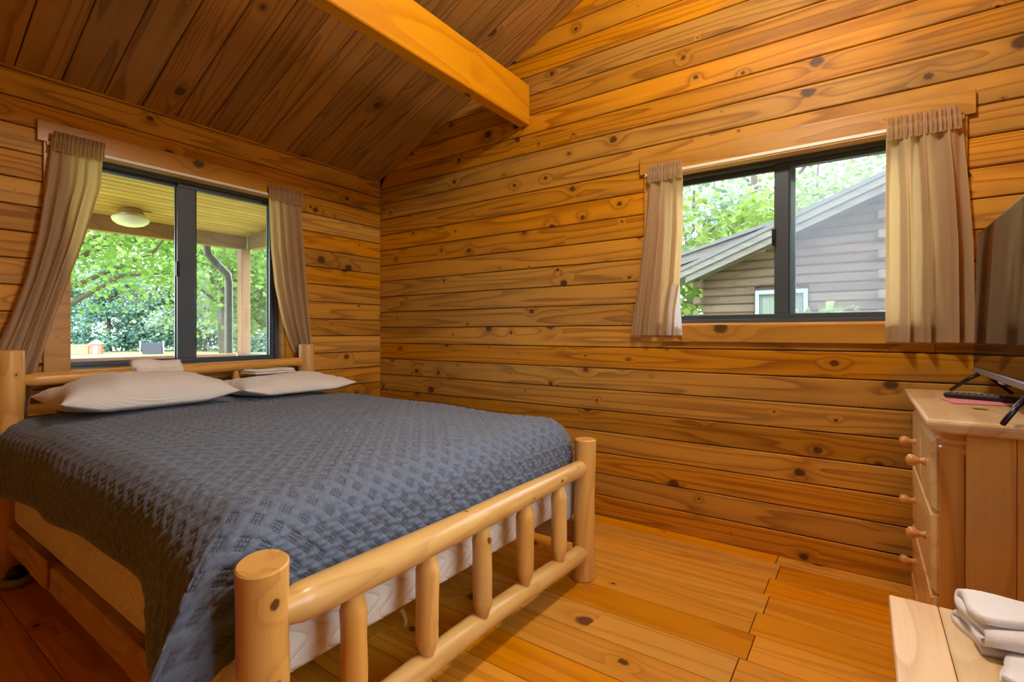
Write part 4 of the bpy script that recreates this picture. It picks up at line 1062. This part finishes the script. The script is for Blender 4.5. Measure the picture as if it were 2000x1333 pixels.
# ---- trees
def leaves_data(pts, size, rs, flat=0.5):
    n = len(pts)
    P = np.asarray(pts)
    d = rs.normal(size=(n, 3)); d[:, 2] *= flat; d[:, 2] -= 0.25; d /= np.linalg.norm(d, axis=1, keepdims=True)
    u = rs.normal(size=(n, 3)); s = np.cross(d, u); s /= np.linalg.norm(s, axis=1, keepdims=True)
    sz = size*rs.uniform(0.6, 1.3, (n, 1)); nn = np.cross(d, s)
    a = P; b = P+d*sz*0.45+s*sz*0.42+nn*sz*0.1; c = P+d*sz; e = P+d*sz*0.45-s*sz*0.42+nn*sz*0.1
    V = np.stack([a, b, c, e], 1).reshape(-1, 3); F = np.arange(n*4).reshape(n, 4)
    return V, F
def tree(label, cat, loc, h, crown_r, crown_z, nl, lsize, mat, seed, trunk_r=0.16, group=None, nb=9, flat=0.5, cone=False, clumps=26, name='tree'):
    t = tag(empty(name, loc), label, cat, group)
    rs = np.random.default_rng(seed)
    path = [(0, 0, 0)]; 
    for i in range(1, 7): path.append((path[-1][0]+rs.normal()*0.03*h/6, path[-1][1]+rs.normal()*0.03*h/6, h*0.9*i/6))
    tube('trunk', path, [trunk_r*(1-0.8*i/6) for i in range(7)], M['bark'], t, seg=8)
    cl = []
    z0 = crown_z; z1 = h
    for i in range(nb):
        a = 2*math.pi*i/nb+rs.uniform(-0.3, 0.3); zz_ = z0+(z1-z0)*rs.uniform(0.0, 0.55)
        r = crown_r*rs.uniform(0.6, 0.95)*(1 if not cone else (1-(zz_-z0)/(z1-z0))*0.9+0.1)
        p0 = Vector((0, 0, zz_*0.8)); e = Vector((r*math.cos(a), r*math.sin(a), zz_+(0.12*(z1-z0) if not cone else -0.05*h)))
        mid = (p0+e)/2+Vector((rs.normal()*0.1*r, rs.normal()*0.1*r, 0.06*h))
        tube('branch', [p0, mid, e], [trunk_r*0.38, trunk_r*0.24, trunk_r*0.07], M['bark'], t, seg=5)
        cl.append(e); cl.append(mid)
    pts = []
    for i in range(clumps):
        if cone:
            k = rs.uniform(0, 1)**1.4; a = rs.uniform(0, 6.28); r = crown_r*(1-k)*rs.uniform(0.3, 1); c = Vector((r*math.cos(a), r*math.sin(a), z0+(z1-z0)*k)); cr = crown_r*0.28*(1.15-k)
        elif i < len(cl): c = cl[i]; cr = crown_r*0.36
        else:
            q = rs.normal(size=3); q /= np.linalg.norm(q); q *= rs.uniform(0.45, 1)
            c = Vector((q[0]*crown_r, q[1]*crown_r, (z0+z1)/2+q[2]*(z1-z0)/2)); cr = crown_r*0.34
        k = max(4, nl//clumps); q = rs.normal(size=(k, 3))*0.5*cr; q[:, 2] *= 0.7
        pts.append(np.array(c)+q)
    V, F = leaves_data(np.concatenate(pts), lsize, rs, flat)
    o = mobj('foliage', V, F, mat, t); tag(o, kind='stuff')
    return t
def at(px_, dep, py_=650):
    """ground position straight out along a pixel column of the photograph, at a depth in metres"""
    fx, fy = -math.sin(YAW), math.cos(YAW); rx, ry = math.cos(YAW), math.sin(YAW); l = (px_-1000)/979.0
    return (3.366+dep*(fx+rx*l), -2.843+dep*(fy+ry*l), 1.127+dep*(650-py_)/979.0)
def gpos(px_, dep, z): p = at(px_, dep); return (p[0], p[1], z)
tree('broad-leaved maple spreading over the lawn just beyond the porch', 'tree', gpos(95, 13.0, GZ), 8.2, 4.6, 2.6, 15000, 0.125, M['maple'], 21, 0.2, nb=16, clumps=90)
tree('slimmer maple behind the porch corner post', 'tree', gpos(440, 17.0, GZ), 8.6, 3.9, 2.3, 9000, 0.16, M['maple'], 22, 0.17, nb=11, clumps=70)
tree('leafy young tree standing right of the porch post', 'tree', gpos(545, 21.0, GZ), 8.0, 3.2, 1.4, 4200, 0.30, M['oak'], 23, 0.15, clumps=45)
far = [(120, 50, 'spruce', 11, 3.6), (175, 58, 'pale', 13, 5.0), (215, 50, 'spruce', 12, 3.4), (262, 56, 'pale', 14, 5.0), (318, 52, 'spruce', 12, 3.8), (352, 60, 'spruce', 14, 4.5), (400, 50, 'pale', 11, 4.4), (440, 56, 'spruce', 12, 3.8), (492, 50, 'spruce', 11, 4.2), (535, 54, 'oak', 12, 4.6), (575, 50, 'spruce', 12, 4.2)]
lab = {'spruce': 'haze-tinted conifer on the far edge of the lawn', 'pale': 'grey-green leafy tree on the far edge of the lawn', 'oak': 'light green oak on the far edge of the lawn'}
flab = ['haze-tinted conifer behind the low orange shed', 'grey-green leafy tree behind the red shed', 'slim haze-tinted conifer just beyond the red shed', 'tall grey-green tree between the red shed and the dark stand', 'haze-tinted conifer right behind the dark stand', 'tallest haze-tinted conifer, beyond the dark stand', 'grey-green tree far behind the bend of the downspout', 'haze-tinted conifer far behind the downspout', 'haze-tinted conifer far behind the porch corner post', 'light green oak on the far edge of the lawn', 'haze-tinted conifer beyond the far oak']
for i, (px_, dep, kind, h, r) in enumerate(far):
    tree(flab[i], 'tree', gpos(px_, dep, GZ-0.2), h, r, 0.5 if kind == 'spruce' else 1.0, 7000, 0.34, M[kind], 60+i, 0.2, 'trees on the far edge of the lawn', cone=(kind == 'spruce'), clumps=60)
bk = tag(empty('garden_shed', gpos(188, 43, GZ-0.15)), 'small red shed with a white roof at the far side of the lawn', 'shed')
for nm, a, mt_ in (('wall', (-0.55, 0.55, -0.5, 0.5, 0, 1.0), plain('red_paint', (0.45, 0.10, 0.06), 0.7)), ('door', (-0.2, 0.2, -0.52, -0.501, 0, 0.8), plain('white_paint', (0.8, 0.8, 0.8), 0.6))): box(nm, *a, mt_, bk, b=0.01)
mobj('roof', [(-0.65, -0.6, 1.0), (0.65, -0.6, 1.0), (0.65, 0.6, 1.0), (-0.65, 0.6, 1.0), (0, -0.6, 1.4), (0, 0.6, 1.4)], [(0,1,4),(3,5,2),(0,4,5,3),(1,2,5,4),(0,3,2,1)], plain('white_roof', (0.85, 0.85, 0.86), 0.6), bk)
bk.rotation_euler[2] = 1.1; bk.scale = (0.75, 0.75, 0.85)
bk = tag(empty('garden_shed', gpos(150, 43, GZ-0.15), 1.0), 'low orange shed at the far side of the lawn', 'shed')
box('wall', -0.9, 0.9, -0.4, 0.4, 0, 0.7, plain('orange_paint', (0.60, 0.24, 0.10), 0.7), bk, b=0.01); box('roof', -1.0, 1.0, -0.5, 0.5, 0.701, 0.78, plain('white_roof2', (0.8, 0.8, 0.8), 0.6), bk, b=0.01)
bk = tag(empty('play_stand', gpos(300, 43, GZ-0.15), 1.0), 'dark low stand with two pale poles at the far side of the lawn', 'stand')
box('block', -0.7, 0.7, -0.5, 0.5, 0.0, 0.95, plain('dark_block', (0.03, 0.03, 0.045), 0.8), bk, b=0.01)
for s_ in (-0.85, 0.85): tube('pole', [(s_, -0.5, 0), (s_*0.95, -0.5, 1.1)], 0.05, plain('pale_pole%d' % (s_ > 0), (0.6, 0.6, 0.6), 0.5), bk, seg=6)

# ------------------------------------------------------------------ outside, neighbour side (right window)
NY = 5.5
nb_ = tag(empty('log_cabin', (2.4, NY, GZ)), 'weathered brown log cabin next door with a shingled gable roof', 'cabin')
def npart(name, v, f, mat, mw=None, smooth=False, par=None): return mobj(name, v, f, mat, par or nb_, smooth, mw=mw)
oz = -GZ
nx0, nx1 = 1.24-2.4, 6.2-2.4
def nroof(xw): return 1.975+0.409*(xw-1.08)          # underside line of the rake, world coordinates
z = 0.0; hC = 0.132
while z+GZ < 4.1:
    zw = z+GZ; v0, v1 = z, z+hC
    def st_(y, z=z): return max(nx0, (y+GZ-1.975-0.06)/0.409+1.08-2.4)
    if st_(v0) < nx1-0.2:
        segs = [(None, nx1)]
        a = [(nx0, nx1)]
        if zw+hC > 0.75 and zw < 1.74: a = [(nx0, 2.034-2.4-0.03), (2.684-2.4+0.03, nx1)]
        for (p0, p1) in a:
            mw = frame((0, 0, 0), (1, 0, 0), (0, 0, 1))
            q = plank(nb_, mw, p0, p1, v0+0.002, v1-0.002, M['cabin'], T=0.06, b=0.022, name='wall_log', xs=(st_ if p0 == nx0 else None))
    z += hC
# sheathing behind the logs
zl = lambda xw: nroof(xw)+0.02+oz
shv = []
for yy in (0.062, 0.12): shv += [(nx0+0.02, yy, 0.0), (nx1-0.02, yy, 0.0), (nx1-0.02, yy, zl(nx1+2.4)), (nx0+0.02, yy, zl(nx0+2.4))]
npart('sheathing', shv, [(0,1,2,3),(7,6,5,4),(0,4,5,1),(1,5,6,2),(2,6,7,3),(3,7,4,0)], M['shade'])
# log ends at the corner and at the cross wall
for xc in (1.20, 3.56):
    z = 0.0; k = 0
    while z+GZ < nroof(max(xc, 1.2))-0.02:
        if k % 2 == 0:
            v, f = box_data(xc-2.4-0.055, xc-2.4+0.055, -0.20, -0.001 if xc > 2 else 0.05, z+0.004, z+hC-0.004, 0.02); npart('log_end', v, f, M['cabin'])
        z += hC; k += 1
# rake fascia boards and roof
def slab(name, x0, x1, za, zb, y0, y1, mat, pitch, zref, xref):
    v = []
    for xw in (x0, x1):
        for dz in (za, zb):
            for y in (y0, y1): v.append((xw-2.4, y, zref+pitch*(xw-xref)+dz+oz))
    return npart(name, v, [(0,1,3,2),(4,6,7,5),(0,4,5,1),(2,3,7,6),(0,2,6,4),(1,5,7,3)], mat)
FY = -0.42
slab('rake_fascia', 1.10, 6.4, 0.0, 0.10, FY-0.03, FY, M['grey_wood'], 0.409, 1.91, 1.13)
slab('rake_fascia', 1.02, 6.4, 0.102, 0.20, FY-0.06, FY-0.03, M['grey_wood'], 0.409, 1.91, 1.13)
slab('soffit', 1.10, 6.4, 0.03, 0.06, FY, -0.001, M['grey_wood'], 0.409, 1.91, 1.13)
slab('roof', 0.98, 6.4, 0.20, 0.26, FY-0.08, 2.6, M['shingle'], 0.409, 1.91, 1.13)
slab('porch_roof', -2.0, 3.55, 0.0, 0.05, FY-0.02, 2.4, M['shingle'], 0.262, 2.30, 0.938)
slab('porch_fascia', -2.0, 3.3, -0.13, -0.001, FY+0.02, FY+0.05, M['grey_wood'], 0.262, 2.30, 0.938)
slab('porch_gable_board', 0.2, 2.2, -0.34, -0.131, FY+0.06, FY+0.09, M['cabin'], 0.262, 2.30, 0.938)
nw = tag(empty('cabin_window', (2.36-2.4, -0.004, oz)), None); nw.parent = nb_
m = MB()
m.box(-0.345, 0.345, 1.70, 1.76, -0.03, 0.0).box(-0.345, 0.345, 0.74, 0.80, -0.03, 0.0).box(-0.345, -0.29, 0.80, 1.70, -0.03, 0.0).box(0.29, 0.345, 0.80, 1.70, -0.03, 0.0)
m2 = MB(); m2.v = [(a, c, b) for a, b, c in m.v]; m2.f = [q[::-1] for q in m.f]
m2.build('window_frame', M['blue_frame'], nw)
box('pane', -0.292, 0.292, 0.012, 0.016, 0.80, 1.70, M['glass'], nw, b=0)
vs = []
for j in (0, 1):
    for i in range(41): vs.append((-0.29+0.58*i/40, 0.045+0.010*math.sin(i*1.6), 0.79+0.92*j))
mobj('far_curtain', vs, [(i, i+1, 42+i, 41+i) for i in range(40)], M['far_curtain'], nw, True)
# shrub by the neighbour's wall
def shrub(label, loc, r, h, mat, seed, n=700):
    s = tag(empty('shrub', loc), label, 'shrub'); rs = np.random.default_rng(seed)
    for i in range(6):
        a = rs.uniform(0, 6.28); tube('stem', [(0.05*math.cos(a), 0.05*math.sin(a), 0), (0.5*r*math.cos(a), 0.5*r*math.sin(a), h*0.8)], [0.015, 0.006], M['bark'], s, seg=5)
    p = rs.normal(size=(n, 3))*np.array([r*0.45, r*0.45, h*0.22])+np.array([0, 0, h*0.72]); p[:, 2] = np.clip(p[:, 2], 0.1, h)
    V, F = leaves_data(p, 0.14, rs); tag(mobj('foliage', V, F, mat, s), kind='stuff')
shrub('leafy shrub growing against the neighbouring log cabin', (3.05, NY-0.6, GZ), 0.38, 1.98, M['oak'], 5, 260)
# trees behind the neighbour
NT = [(1345, 17, 'pale', 8.5, 3.0, 2.2, 'hazy grey-green tree behind the low end of the neighbouring roof'),
      (1440, 13.5, 'lime', 5.4, 2.2, 1.6, 'bright lime-green tree just behind the neighbouring roof'),
      (1490, 20, 'oak', 12.0, 3.6, 4.2, 'tall dark-trunked tree rising above the lime-green tree'),
      (1590, 22, 'oak', 11.0, 3.4, 3.6, 'open-crowned tree with a leaning branch behind the roof slope'),
      (1395, 26, 'oak', 12.0, 4.5, 3.0, 'tall pale oak far behind the neighbouring cabin'),
      (1680, 30, 'pale', 11.5, 4.0, 3.5, 'grey-green tree far behind the upper roof slope')]
for i, (px_, dep, kind, h, r, cz, lb_) in enumerate(NT):
    tree(lb_, 'tree', gpos(px_, dep, GZ), h, r, cz, 3600 if kind != 'oak' else 2000, 0.21 if dep < 18 else 0.26, M[kind], 90+i, 0.30 if 'trunk' in lb_ else 0.15, clumps=46, nb=10)
